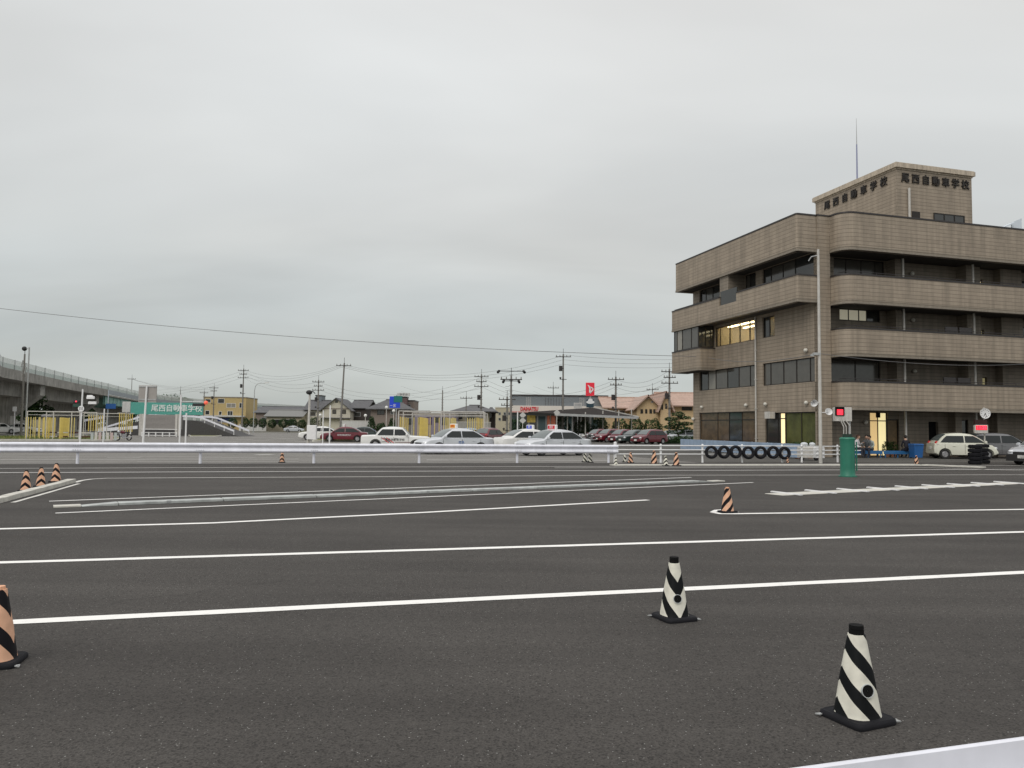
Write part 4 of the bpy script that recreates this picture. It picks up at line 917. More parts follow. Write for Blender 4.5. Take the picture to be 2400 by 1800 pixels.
        g=MB(); g.sphere((-L/2+.17,sd*fy*.90,.80 if kind not in('hatch','wagon') else .93),.10,10,6,1.0 if kind not in('hatch','wagon') else 1.3); g.build('tail_light',M_tl,t,True)
    g=MB(); g.bbox(L/2-.10,L/2+.015,-hw0*.5,hw0*.5,.52,.66,.02); g.build('grille',M_trimb,t)
    g=MB(); g.bbox(L/2-.06,L/2+.03,-.17,.17,.34,.50,.004); g.bbox(-L/2-.015,-L/2+.05,-.17,.17,.55,.71,.004); g.build('number_plate',M_plate,t)
    if cladding:
        for sx in (1,-1):
            g=MB(); g.bbox(sx*L/2-.32 if sx>0 else -L/2-.03,sx*L/2+.03 if sx>0 else -L/2+.32,-hw0*.93,hw0*.93,.2,.55,.05); g.build('bumper',M_trimb,t)
    wm=MB(); wm.lathe([(r*.62,-.09),(r*.9,-.1),(r,-.075),(r,.075),(r*.9,.1),(r*.62,.09),(r*.6,.0)],20); wme=wm.mesh('tyre',M_tyre,True)
    rm=MB(); rm.lathe([(r*.64,.075),(r*.56,.085),(r*.5,.05),(r*.2,.06),(.001,.075)],20)
    for k in range(5):
        a=2*PI*k/5; rm.box(r*.1,r*.56,-.03,.03,.05,.082,Matrix.Rotation(a,4,'Z'))
    rme=rm.mesh('rim',M_rim)
    for x in p['wb']:
        for sd in (1,-1):
            o=bpy.data.objects.new('wheel',wme); C.objects.link(o); o.parent=t; o.location=(x,sd*(hw0-.12),r); o.rotation_euler=(-PI/2 if sd>0 else PI/2,0,0)
            q=bpy.data.objects.new('rim',rme); C.objects.link(q); q.parent=o
    if sign:
        fc,cl_,txt=sign
        g=MB(); g.bbox(-.05,.12,-.40,.40,zr+.045,zr+.33,.03); s_=g.build('roof_sign',M_white,t)
        for q,sx in ((.124,1),(-.054,-1)):
            g=MB(); g.box(*sorted((q,q+.004*sx)),-.33,.33,zr+.09,zr+.29); g.build('sign_face',fc,s_)
        for sx in (1,-1):
            pass
        text_obj('sign_lettering',txt,.16,.003,cl_,s_,Matrix.Translation((.132,0,zr+.185))@Matrix.Rotation(PI/2,4,'Z')@UPR,1.0)
        text_obj('sign_lettering',txt,.16,.003,cl_,s_,Matrix.Translation((-.062,0,zr+.185))@Matrix.Rotation(-PI/2,4,'Z')@UPR,1.0)
    if side_text:
        txt,m_,sd=side_text
        text_obj('door_lettering',txt,.19,.003,m_,t,Matrix.Translation((-.05,-(hw0+.008),.66))@UPR if sd<0 else Matrix.Translation((-.05,hw0+.008,.66))@Matrix.Rotation(PI,4,'Z')@UPR)
    if stripe:
        for sd in (-1,1):
            y0,y1=sorted((sd*(hw0+.002),sd*(hw0+.008)))
            def sp(x0,x1,z0,z1,w_,m_):
                g=MB(); a,b=y0,y1; d=Vector((x1-x0,0,z1-z0)).normalized(); nx,nz=-d.z*w_/2,d.x*w_/2
                q=[(x0+nx,z0+nz),(x1+nx,z1+nz),(x1-nx,z1-nz),(x0-nx,z0-nz)]
                g.add([(x,a,z) for x,z in q]+[(x,b,z) for x,z in q],[(0,1,2,3),(7,6,5,4),(0,1,5,4),(1,2,6,5),(2,3,7,6),(3,0,4,7)]); g.build('stripe',m_,t)
            for k in range(3): sp(-.95+k*.16,-.45+k*.16,.80,.46,.05,(M_redp,M_trimb,M_redp)[k])
            sp(-.92,-.45,.52,.52,.04,M_trimb); sp(-.05,1.0,.50,.50,.05,mat('stripe_grey',(.2,.12,.12),.5))
    return t
school='尾西自動車学校'
def cpos(px,Y): return gx(px,Y)
c=cpos(930,53); make_car('boxsedan','white boxy sedan with slanted red and black stripes, seen side on','' or P_white,c,R(4),None,'training_car',None,True,(school,M_frame,-1))
c=cpos(1065,45.6); make_car('sedan','silver sedan with an orange roof sign facing left',P_hatchs,c,R(180+30),None,'training_car',(M_amber,M_redp,'仮免許'),None,('BISAI DRIVING' and '尾西',mat('side_blue',(.1,.2,.45),.5),1))
c=cpos(1242,49); make_car('sedan','white sedan with a blue roof sign and red tail lamp facing away right',P_white,c,R(28),None,'training_car',(M_blue,M_white,'教習'))
c=cpos(1296,44.6); make_car('sedan','silver sedan with a red roof sign in front of a white sedan',P_hatchs,c,R(180+34),None,'training_car',(M_redp,M_white,'教習'))
c=cpos(808,76.5); make_car('sedan','maroon sedan with white side lettering behind two white poles',P_maroon,c,R(180+6),None,'training_car',(mat('pink_sign',(.6,.2,.22),.5),M_white,'教習'),None,(school,M_white,1))
c=cpos(752,84); make_car('sedan','white sedan partly hidden behind the maroon sedan',P_white,c,R(188))
c=cpos(858,88); make_car('sedan','dark green sedan behind the boot of the white striped sedan',P_dark,c,R(8))
c=cpos(1150,66); make_car('hatch','dark red small car between the orange and blue signed sedans',P_maroon,c,R(60))
c=cpos(1105,72); make_car('sedan','pale blue sedan parked beyond the yellow poles',mat('car_pale_blue',(.3,.4,.55),.3),c,R(10))
labs=['nearest and rightmost maroon car of the row by the canopy','dark car second from the right in the row by the canopy','maroon car in the middle of the row by the canopy','maroon car second from the left in the row by the canopy','farthest and leftmost maroon car of the row by the canopy']
n0_=gx(1522,82)
for k in range(5):
    q=n0_+U*(2.9*k)+Vector((-.25*k,0,0)); make_car(('wagon','sedan','hatch','wagon','hatch')[k],labs[k],P_dark if k==1 else P_maroon,(q.x,q.y,0),R(180)+AL+R((22,19,25,21,24)[k]),'cars parked in a row by the canopy')
for k,(px,Y,pt,lb_,rz) in enumerate(((1597,93,P_silver,'silver car behind the hedge beside the brown building',200),(1572,97,P_dark,'dark car behind the hedge below the pine tree',200),(1618,97,P_white,'white car touching the left edge of the brown building',195),(8,104,P_white,'white car at the far left edge under the viaduct',10),(52,106,P_white,'white car second from the left edge under the viaduct',8),(500,175,P_white,'white van parked before the yellow building',5),(690,178,P_silver,'silver car parked by the white wall behind the round shrubs',5),(960,150,P_white,'white car among the far yellow poles',5))):
    make_car('wagon' if k in (0,2,5) else 'sedan',lb_,pt,cpos(px,Y),R(rz))
c=cpos(2252,46.4); make_car('hatch','small cream white hatchback parked before the dark doorway',P_pearl,c,AL-R(24))
c=cpos(2338,48.3); make_car('wagon','grey wagon parked just right of the white hatchback',P_grey,c,AL-R(26))
c=gx(2462,38.4); make_car('wagon','silver car with black bumpers cut off by the right edge',P_hatchs,c,R(180)+AL+R(5),None,'parked_car',None,None,None,True)
# ================================================================ MOTORCYCLES / BICYCLES under the canopy
def make_moto(label,loc,rz,paint,group):
    t=thing('motorcycle',label,'motorcycle',loc,rz,group)
    wm=MB(); wm.lathe([(.24,-.05),(.29,-.055),(.31,0),(.29,.055),(.24,.05),(.235,0)],16); me=wm.mesh('wheel',M_tyre,True)
    for x in (-.65,.65):
        o=bpy.data.objects.new('wheel',me); C.objects.link(o); o.parent=t; o.location=(x,0,.31); o.rotation_euler=(PI/2,0,0)
    mb=MB(); mb.sphere((.12,0,.78),.2,12,8,.75); mb.cyl((.3,0,.8),(-.1,0,.78),.13,.1,10); mb.build('tank',paint,t,True)
    mb=MB(); mb.bbox(-.65,-.08,-.12,.12,.72,.82,.03); mb.build('seat',M_trimb,t)
    mb=MB(); mb.bbox(-.25,.25,-.13,.13,.3,.62,.04); mb.tube([(.25,.12,.3),(-.2,.14,.28),(-.8,.15,.35)],.045,8); mb.build('engine',M_rim,t)
    mb=MB(); 
    for y in (-.08,.08): mb.tube([(.65,y,.31),(.42,y,.95)],.022,6)
    mb.tube([(.36,-.36,1.02),(.42,-.1,1.0),(.42,.1,1.0),(.36,.36,1.02)],.018,6); mb.build('fork_and_handlebar',M_rim,t)
    mb=MB(); mb.sphere((.55,0,.85),.10,10,6); mb.build('headlight',M_hl,t,True)
    return t
mt=[(1352,86,P_maroon,'leftmost red motorcycle at the canopy'),(1368,84,P_white,'white motorcycle beside the leftmost canopy post'),(1384,88,P_dark,'dark motorcycle under the middle of the canopy'),(1398,90,P_maroon,'red motorcycle just left of the parked maroon cars'),(1412,99,P_dark,'dark motorcycle behind the farthest maroon car')]
for px,Y,pt,lb_ in mt: make_moto(lb_,gx(px,Y),R(200+rnd.uniform(-25,25)),pt,'motorcycles parked at the canopy')
make_moto('lone dark red motorcycle on the left part of the course',gx(290,70),R(250),P_maroon,None)
# ================================================================ BENCH, PEOPLE, BIN
M_benchb=mat('bench_blue',(.03,.14,.33),.5,var=.25)
for k,(x0,x1,Y) in enumerate(((2000,2068,46.2),(2070,2136,46.5))):
    a=gx(x0,Y); b=gx(x1,Y+.35); d=(b-a); L=d.length; t=thing('bench',('left' if k==0 else 'right')+' of two blue benches standing end to end before the entrance','bench',a,math.atan2(d.y,d.x),'blue benches before the entrance')
    for j in range(3): mb=MB(); mb.bbox(0,L-.03,.14*j,.14*j+.125,.38,.42,.008); mb.build('seat_slat',M_benchb,t)
    mb=MB(); mb.box(.0,L-.03,-.012,-.002,.22,.40); mb.build('apron',M_benchb,t)
    for x in (.12,L/2,L-.16):
        mb=MB(); mb.box(x,x+.05,.02,.07,0,.38); mb.build('leg',M_benchb,t); mb=MB(); mb.box(x,x+.05,.32,.37,0,.38); mb.build('leg',M_benchb,t)
bb=gx(2146,46.2); t=thing('waste_bin','blue lidded bin at the right end of the blue benches','bin',bb,R(8))
mb=MB(); mb.add([(-.25,-.22,.05),(.25,-.22,.05),(.25,.22,.05),(-.25,.22,.05),(-.31,-.27,.78),(.31,-.27,.78),(.31,.27,.78),(-.31,.27,.78)],[(3,2,1,0),(4,5,6,7),(0,1,5,4),(1,2,6,5),(2,3,7,6),(3,0,4,7)]); mb.build('body',mat('bin_blue',(.02,.11,.32),.4,var=.15),t)
mb=MB(); mb.bbox(-.33,.33,-.3,.3,.785,.87,.03); mb.build('lid',mat('bin_blue',(.02,.11,.32)),t)
for sx in (-.2,.2): mb=MB(); mb.cyl((sx-.02,.2,.06),(sx+.02,.2,.06),.06,n=10); mb.build('wheel',M_black,t)
def person(label,loc,rz,shirt,trous,hairc,lean=.15,arm=0):
    t=thing('person',label,'person',loc,rz)
    # seated figure facing -y, seat at .44 ; joints: index -> (pos, radius)
    J=[((0,0,.52),.135),((0,-.02+(-lean)*.3,.75),.125),((0,-lean*.8,.98),.135),((0,-lean-.02,1.09),.055),((0,-lean-.05,1.20),.085),((0,-lean-.06,1.29),.08)]
    E_=[(0,1),(1,2),(2,3),(3,4),(4,5)]
    def add(p,r,par): J.append((p,r)); E_.append((par,len(J)-1)); return len(J)-1
    for sx in (-1,1):
        a=add((sx*.17,-lean*.75,1.0),.058,2); b=add((sx*.24,-lean*.5-.06,.76),.045,a); 
        c_=add((sx*.15,-.34,.66+(.22 if arm and sx>0 else 0)),.036,b); h=add((sx*.12,-.42,.64+(.28 if arm and sx>0 else 0)),.032,c_)
        for f in range(3): add((sx*(.12-.02*f)+.01,-.48+.01*f,.62+(.30 if arm and sx>0 else 0)),.012,h)
        k=add((sx*.1,-.12,.49),.095,0); q=add((sx*.13,-.46,.50),.07,k); s_=add((sx*.13,-.47,.12),.045,q); ft=add((sx*.14,-.60,.04),.035,s_)
    me=bpy.data.meshes.new('body'); me.from_pydata([j[0] for j in J],E_,[]); o=bpy.data.objects.new('tmp_body',me); C.objects.link(o)
    md=o.modifiers.new('s','SKIN')
    for i,j in enumerate(J): me.skin_vertices[0].data[i].radius=(j[1],j[1]*(.8 if i in(0,1,2) else 1))
    me.skin_vertices[0].data[0].use_root=True
    o.modifiers.new('ss','SUBSURF').levels=1
    bpy.context.view_layer.update()
    nm=bpy.data.meshes.new_from_object(o.evaluated_get(bpy.context.evaluated_depsgraph_get())); bpy.data.objects.remove(o); nm.name='body'
    skin=mat('skin',(.5,.31,.22),.6); nm.materials.clear()
    for m_ in (skin,shirt,trous,M_trimb): nm.materials.append(m_)
    for f in nm.polygons:
        c_=f.center; f.use_smooth=True
        if c_.z>1.09: f.material_index=0
        elif abs(c_.x)>.07 and c_.y<-.36 and c_.z>.56: f.material_index=0
        elif c_.z<.09: f.material_index=3
        elif c_.z<.60 and (c_.y<-.05 or c_.z<.55): f.material_index=2
        else: f.material_index=1
    b=bpy.data.objects.new('body',nm); C.objects.link(b); b.parent=t
    hd=Vector((0,-lean-.055,1.245))
    mb=MB(); mb.sphere(hd+Vector((0,.022,.035)),.105,12,8,1.02); mb.build('hair',hairc,t,True)
    mb=MB(); mb.sphere(hd+Vector((0,-.035,-.02)),.075,12,8,1.25); mb.cyl(hd+Vector((0,-.1,-.01)),hd+Vector((0,-.125,-.03)),.012,.008,6); mb.build('face',skin,t,True)
    mb=MB(); 
    for sx in (-1,1): mb.sphere(hd+Vector((sx*.028,-.106,.005)),.008,6,4)
    mb.box(-.02,.02,hd.y-.112,hd.y-.104,hd.z-.062,hd.z-.056); mb.build('eyes_and_mouth',M_trimb,t)
    mb=MB()
    for sx in (-1,1): mb.sphere(hd+Vector((sx*.088,-.01,-.005)),.018,6,5,1.4)
    mb.build('ear',skin,t)
    return t
hb=mat('black_hair',(.01,.008,.007),.6); hr=mat('brown_hair',(.08,.035,.02),.6)
wsh=mat('white_shirt',(.7,.68,.7),.8); dk=mat('dark_jacket',(.012,.012,.02),.85); tr=mat('dark_trousers',(.02,.022,.035),.85); gy=mat('patterned_shirt',(.16,.17,.18),.85,var=.6,scale=12)
q=gx(2005,46.5); person('person in a white shirt with brown hair sitting at the left bench end',(q.x,q.y,0),R(35),wsh,tr,hr,.12,1)
q=gx(2032,46.6); person('person in a dark grey patterned top bending forward on the left bench',(q.x,q.y,0),R(-30),gy,tr,hb,.34)
q=gx(2044,46.9); person('person in a pale shirt seated beside the one bending forward',(q.x,q.y,-.04),R(-60),mat('pale_shirt',(.5,.56,.52),.8),tr,hb,.25)
q=gx(2124,46.6); person('person in a black jacket sitting with back turned on the right bench',(q.x,q.y,0),R(170),dk,tr,hb,.16)
# plants in pots before the dark doors
def leaf_cloud(mb,c,rx,rz,n,size,r,squash=1.0,up=.3,shell=.55):
    c=Vector(c)
    for i in range(n):
        while True:
            d=Vector((r.uniform(-1,1),r.uniform(-1,1),r.uniform(-1,1)))
            if .02<d.length<1: break
        k=d.length; d=d.normalized()*(shell+(1-shell)*k**.5)
        wob=1+.13*math.sin(d.x*7+c.x*3)+.1*math.sin(d.z*9+d.y*6+c.y)
        p=c+Vector((d.x*rx*wob,d.y*rx*wob,d.z*rz*wob)); s_=size*r.uniform(.6,1.4)
        a=Vector((r.uniform(-1,1),r.uniform(-1,1),r.uniform(-.6,.6))).normalized(); b=a.cross(Vector((r.uniform(-1,1),r.uniform(-1,1),1))).normalized()
        mb.cur=0 if r.random()<.45 else (1 if r.random()<.75 else 2)
        mb.quad(p-a*s_,p-b*s_*.55,p+a*s_,p+b*s_*.55)
for k,(px,Y) in enumerate(((2078,48.2),(2093,48.3),(1868,43.6),(1898,44.5))):
    b=gx(px,Y); t=thing('potted_plant',['left pot plant before the dark oak door','right pot plant before the dark oak door','leafy pot plant below the green window, left one','leafy pot plant below the green window, right one'][k],'plant',b,0,'pot plants along the school wall')
    mb=MB(); mb.lathe([(.13,0),(.17,.3),(.18,.32),(.15,.31),(.001,.30)],14); mb.build('pot',mat('terracotta',(.3,.14,.08),.8),t)
    mb=MB(); leaf_cloud(mb,(0,0,.62),.28,.34,260,.06,random.Random(k),shell=.2); mb.build('foliage',M_leaf,t)
# ================================================================ SHRUBS AND TREES
def shrub(px,Y,rad,h,label,group,seed,cone_=False,z0=0):
    b=gx(px,Y); t=thing('round_shrub' if not cone_ else 'cone_shrub',label,'shrub',(b.x,b.y,z0),0,group); r=random.Random(seed)
    rad*=r.uniform(.88,1.12); h*=r.uniform(.92,1.08)
    mb=MB(); mb.cyl((0,0,0),(0,0,h*.45),.07,.05,7); mb.build('trunk',M_bark,t)
    mb=MB()
    if cone_:
        for k in range(5): u=k/4; leaf_cloud(mb,(0,0,h*(.22+.62*u)),rad*(1-.62*u),h*.17,330,.12,r,shell=.5)
    else: leaf_cloud(mb,(r.uniform(-.1,.1),0,h*.62),rad,h*.42,1500,.12,r,shell=.5)
    mb.build('foliage',M_leaf,t); return t
ord_=['first','second','third','fourth','fifth','sixth','seventh','eighth','ninth','tenth']
for k,px in enumerate((546,574,595,616,638,663,686,708)):
    shrub(px,190,1.05,2.6,f'{ord_[k]} round clipped shrub from the left in the row at the road end','round clipped shrubs at the road end',k,z0=.4)
for k,px in enumerate((736,758,770,784)):
    shrub(px,185,1.0,2.9,['round shrub just right of the thick lamp post','round shrub between two thin white poles, left one','round shrub between two thin white poles, right one','round shrub below the gabled cream house'][k],'round clipped shrubs at the road end',20+k,z0=.4)
for k,(px,rad,h,lb_) in enumerate(((871,1.15,3.3,'tall dark cone shaped shrub left of a low round one'),(895,1.0,2.2,'low round shrub between two cone shaped shrubs'),(919,1.1,3.4,'dark cone shaped shrub below the blue road sign'))): shrub(px,150,rad,h,lb_,'shrubs by the white wall',40+k,k!=1)
for k,(px,lb_) in enumerate(((1212,'dark round shrub left of the showroom window'),(1322,'dark shrub behind the left part of the canopy'),(1366,'dark shrub behind the leftmost canopy post'),(1408,'dark shrub behind the middle canopy post'),(1455,'dark round shrub behind the rightmost canopy post'),(1492,'dome shaped shrub below the yellow house windows'),(1531,'dome shaped shrub left of the pine tree'))): shrub(px,112,1.15,2.9,lb_,'dome shrubs by the showroom',50+k)
def tree(px,Y,h,rad,label,group,seed,nclump=9,name='broadleaf_tree',leaf=.22,dens=420):
    b=gx(px,Y); t=thing(name,label,'tree',b,0,group); r=random.Random(seed)
    mb=MB(); mb.cyl((0,0,0),(0,0,h*.35),h*.028,h*.02,8); 
    for k in range(5): a=r.uniform(0,2*PI); mb.cyl((0,0,h*.3),(math.cos(a)*rad*.6,math.sin(a)*rad*.6,h*.65),h*.014,h*.005,6)
    mb.build('trunk',M_bark,t)
    mb=MB()
    for k in range(nclump):
        a=r.uniform(0,2*PI); q=r.uniform(0,.75)*rad; leaf_cloud(mb,(math.cos(a)*q,math.sin(a)*q,h*r.uniform(.42,.84)),rad*r.uniform(.32,.5),h*r.uniform(.1,.17),dens,leaf,r,shell=.3)
    mb.build('crown',M_leaf,t); return t
for k,(px,Y,h,rad) in enumerate(((22,112,7.5,4.2),(66,128,6.2,3.6),(212,190,7,4.6),(244,200,6,4),(222,185,6.5,4.2),(352,255,10,7),(372,262,11.5,7.5),(398,268,12.5,9),(426,268,11.5,8.5),(452,272,10,8),(304,236,7,5))):
    tree(px,Y,h,rad,['dark tree at the far left edge under the viaduct','dark tree left of the wide viaduct pier','dark tree behind the left ramp of the small hill','low dark tree below the blue sign','dark bushy tree beside the traffic signal','leftmost dark tree behind the green school board','dark tree behind the grey board back','tallest dark tree behind the green school board','broad dark tree right of the tallest one','rightmost dark tree next to the yellow building','dark tree seen beneath the teal bridge girder'][k],'dark trees near the viaduct',70+k)
# woods and low roofs closing the horizon
mb=MB(); rr_=random.Random(77)
for k in range(150):
    px=-450+k*22; Y=rr_.uniform(330,420); b=gx(px,Y); hh=rr_.uniform(3.2,6.2)*(1.15 if px<300 else .8); leaf_cloud(mb,(b.x,b.y,hh*.5),rr_.uniform(3,5.5),hh*.55,90,.75,rr_,shell=.2)
o=mb.build('distant_woods',M_leaf); o['kind']='stuff'; o['label']='low distant belt of dark green trees along the horizon'
for k,(px0,px1,D,y1,m_) in enumerate(((-60,30,170,978,'M_wwall'),(70,130,175,975,'M_twall'),(135,185,185,979,'M_bwall'),(380,440,240,985,'M_twall'),(590,640,260,978,'M_wwall'),(960,1000,230,968,'M_gwall'),(1040,1075,220,972,'M_twall'))):
    house_q=(px0,px1,D,y1,m_); FARH=globals().setdefault('FARH',[]); FARH.append(house_q)
# cloud-pruned pine
b=gx(1588,88); PT=thing('pine_tree','cloud pruned pine with layered foliage pads left of the brown building','tree',b)
mb=MB(); mb.tube([(0,0,0),(.15,0,.8),(-.15,0,1.6),(.25,.1,2.4),(.05,0,3.1)],.11,8); 
pads=[(0.1,0,3.35,.75,.28),(.75,.1,2.95,.7,.22),(-.75,0,2.75,.8,.22),(.95,0,2.25,.75,.22),(-.35,-.3,2.25,.9,.25),(-.95,0,1.85,.7,.22),(.4,-.3,1.75,.95,.25),(1.1,.2,1.5,.7,.22),(-.2,0,1.3,1.1,.25)]
for x,y,z,rr_,rz_ in pads: mb.cyl((0,0,z-.3),(x,y,z-.05),.045,.03,6)
mb.build('trunk',M_bark,PT)
for i,(x,y,z,rr_,rz_) in enumerate(pads): mb=MB(); leaf_cloud(mb,(x,y,z),rr_,rz_,420,.09,random.Random(i),shell=.3); mb.build('foliage_pad',M_leaf,PT)
hb0=gx(1545,84); hb1=gx(1640,88); t=thing('clipped_hedge','low clipped hedge in front of the parked cars left of the brown building','hedge',hb0,math.atan2(hb1.y-hb0.y,hb1.x-hb0.x)); Lh=(hb1-hb0).length
mb=MB(); rr_=random.Random(9)
for k in range(int(Lh/.5)+1): leaf_cloud(mb,(k*.5,0,.45),.45,.42,230,.08,rr_,shell=.5)
mb.build('foliage',M_leaf,t); mb=MB(); mb.box(0,Lh,-.2,.2,0,.5); mb.build('core',M_leaf[0],t)
# ================================================================ HOUSES AND BUILDINGS BEYOND
def frame(x0,x1,D,rz=0.0):
    a=gx(x0,D); b=gx(x1,D); return (a+b)/2,(b-a).length
def zz(px,py,D): return at(px,py,D).z
def win(parent,x0,x1,z0,z1,y=0.0,glass=None,fr=None,mull=0):
    mb=MB(); f_=.07
    mb.box(x0,x0+f_,y-.05,y+.02,z0,z1); mb.box(x1-f_,x1,y-.05,y+.02,z0,z1); mb.box(x0+f_,x1-f_,y-.048,y+.02,z0,z0+f_); mb.box(x0+f_,x1-f_,y-.048,y+.02,z1-f_,z1)
    for k in range(mull): xm=x0+(x1-x0)*(k+1)/(mull+1); mb.box(xm-.03,xm+.03,y-.045,y+.02,z0+f_,z1-f_)
    w_=mb.build('window',fr or M_steel,parent); g=MB(); g.box(x0+.03,x1-.03,y-.03,y-.01,z0+.03,z1-.03); g.build('pane',glass or M_glass,w_); return w_
def house(name,label,x0,x1,D,pe,pr,wallm,roofm,kind='gable_x',depth=8,rz=0.0,wins=(),cat='house',over=.6,hip=.0,zf=0.0):
    """x0,x1 pixel columns of the front wall, pe eave row, pr ridge row at depth D; wins in pixel boxes"""
    c_,w_=frame(x0,x1,D); t=thing(name,label,cat,c_,rz); mx=(x0+x1)/2; he=zz(mx,pe,D); hr=zz(mx,pr,D+(depth/2 if kind!='flat' else 0))
    w2=w_/2
    mb=MB(); mb.box(-w2,w2,0,depth,zf,he); 
    if kind=='gable_y': mb.add([(-w2,0,he),(w2,0,he),(0,0,hr-.15),(-w2,depth,he),(w2,depth,he),(0,depth,hr-.15)],[(0,1,2),(5,4,3),(0,2,5,3),(1,4,5,2)])
    if kind=='gable_x': mb.add([(-w2,0,he),(-w2,depth,he),(-w2,depth/2,hr-.15),(w2,0,he),(w2,depth,he),(w2,depth/2,hr-.15)],[(0,1,2),(5,4,3)])
    mb.build('wall',wallm,t)
    mb=MB(); o=over; th=.18
    def slab(q):
        q=[Vector(p) for p in q]; n_=(q[1]-q[0]).cross(q[2]-q[0]).normalized(); n_=n_ if n_.z>0 else -n_; vs=q+[p-n_*th for p in q]; k=len(q)
        mb.add(vs,[tuple(range(k)),tuple(range(2*k-1,k-1,-1))]+[(i,(i+1)%k,k+(i+1)%k,k+i) for i in range(k)])
    if kind=='gable_x':
        for s_ in (0,1):
            y0=-o if s_==0 else depth+o; sl=(hr-he)/(depth/2); ze=he-o*sl
            slab([(-w2-o,y0,ze),(w2+o,y0,ze),(w2+o,depth/2,hr),(-w2-o,depth/2,hr)])
    elif kind=='gable_y':
        for s_ in (-1,1): sl=(hr-he)/w2; slab([(s_*(w2+o),-o,he-o*sl),(s_*(w2+o),depth+o,he-o*sl),(0,depth+o,hr),(0,-o,hr)])
    elif kind=='hip':
        rl=max(.3,w2-depth/2*hip) if hip else w2*.35; ze=he-.15
        A=[(-w2-o,-o,ze),(w2+o,-o,ze),(w2+o,depth+o,ze),(-w2-o,depth+o,ze)]; r0,r1=(-rl,depth/2,hr),(rl,depth/2,hr)
        for q in ([A[0],A[1],r1,r0],[A[1],A[2],r1],[A[2],A[3],r0,r1],[A[3],A[0],r0]): slab(q)
    elif kind=='flat': mb.box(-w2-.1,w2+.1,-.1,depth+.1,he,he+max(.25,(hr-he) if hr>he else .25))
    rf=mb.build('roof',roofm,t)
    if kind in('gable_x','hip'):
        mb=MB(); a=w2+o if kind=='gable_x' else (max(.3,w2-depth/2*hip) if hip else w2*.35); mb.cyl((-a,depth/2,hr+.03),(a,depth/2,hr+.03),.13,n=6); mb.build('ridge',roofm,rf)
    for q in wins:
        xa,xb,ya,yb=q[:4]; pa=at(xa,(ya+yb)/2,D); pb=at(xb,(ya+yb)/2,D); win(t,pa.x-c_.x,pb.x-c_.x,zz(xa,yb,D),zz(xa,ya,D),0,q[4] if len(q)>4 else None,q[5] if len(q)>5 else None,q[6] if len(q)>6 else 0)
    return t,c_,w_,he,hr
M_ywall=mat('ochre_wall',(.52,.40,.19),.9,var=.12,streak=.2); M_cwall=mat('cream_wall',(.56,.53,.44),.9,var=.1,streak=.15); M_bwall=mat('brown_grey_wall',(.22,.18,.155),.9,var=.15); M_dwall=mat('dark_timber_wall',(.06,.05,.045),.9,var=.3,streak=.3)
M_gwall=mat('grey_clad_wall',(.155,.175,.19),.6,var=.08); M_wwall=mat('white_wall',(.6,.6,.58),.9,var=.12,streak=.2); M_owall=mat('yellow_brick_wall',(.58,.43,.25),.9,var=.2,scale=8); M_twall=mat('tan_wall',(.42,.38,.28),.9,var=.15)
h,c_,w_,he,hr=house('apartment_block','ochre yellow three storey block with white framed windows on the far left',476,574,212,932,930,M_ywall,M_trim,'flat',12,R(4),
  [(482,495,935,943,None,M_white),(511,526,934,945,None,M_white),(531,552,945,955,M_glass3,M_white,1),(513,520,964,973,None,M_white),(533,545,963,974,None,M_white,1),(482,492,962,972,None,M_white),(560,566,944,956,None,M_white)],'building')
mb=MB(); mb.box(-w_/2+.2,w_/2-.2,-1.2,-.01,zz(525,977,212),zz(525,975,212)+.15); mb.build('shop_canopy',M_wwall,h)
mb=MB(); mb.box(-w_/2-.02,w_/2-3,-.09,-.02,zz(525,990,212),zz(525,978,212)); mb.build('shop_sign_band',M_wwall,h)
mb=MB(); mb.box(-w_/2+4,-w_/2+8,-.12,-.095,zz(525,988,212),zz(525,979,212)); mb.build('shop_poster',mat('dark_blue_poster',(.02,.04,.14),.6),h)
house('store','long low dark roofed store behind the row of round shrubs',598,706,205,966,953,M_bwall,M_roof,'gable_x',14,0,[(612,640,978,992,None,None,2),(650,700,978,992,M_glass2,None,3)],'building')
house('store','grey lean roofed store annex in front of the long dark roof',624,706,192,974,961,M_twall,mat('metal_roof',(.18,.18,.17),.5,var=.15),'gable_x',9,0,[(640,660,983,995),(668,690,983,995)],'building')
house('tower_house','small dark square block left of the cream gabled house',738,752,200,928,926,M_gwall,M_coping,'flat',4,0,(),'building')
house('house','grey tiled house wing left of the cream gable',716,760,196,958,938,M_cwall,M_roof,'gable_x',9,0,[(722,740,965,975,M_glass2)])
h,c_,w_,he,hr=house('house','cream gabled house with two small square windows',754,820,182,958,934,M_cwall,M_roof,'gable_y',12,0,[(779,788,960,970,M_glass2,M_frame),(802,811,960,970,M_glass2,M_frame),(786,792,937,944,None,M_frame)])
mb=MB(); mb.box(-w_/2-.05,w_/2+.05,-.06,-.02,he-.1,he+.12); mb.build('eaves_band',M_bwall,h); mb=MB(); mb.box(-w_/2-.3,w_/2+.3,-1.0,-.05,zz(787,981,182),zz(787,979,182)); mb.build('porch_roof',M_roof,h)
house('house','dark timber house with a sagging tiled roof beside the cream gable',822,858,186,954,938,M_dwall,M_roof,'gable_x',9,R(-4),[(830,845,966,976)])
house('hall','small hall with a green curved roof behind the timber house',848,872,230,962,948,M_twall,mat('green_copper',(.12,.24,.18),.7,var=.2),'hip',8,0,(),'building')
house('house','brown walled house with a wide hipped grey roof',868,950,165,957,937,M_bwall,M_roof,'hip',10,0,[(884,901,961,972,None,M_frame,1),(915,925,963,971)],over=1.0)
h,c_,w_,he,hr=house('office_block','grey brown block with a flat roofed tower behind the blue road sign',948,970,178,940,938,M_bwall,M_coping,'flat',8,0,[(955,963,948,953),(955,963,958,963)],'building')
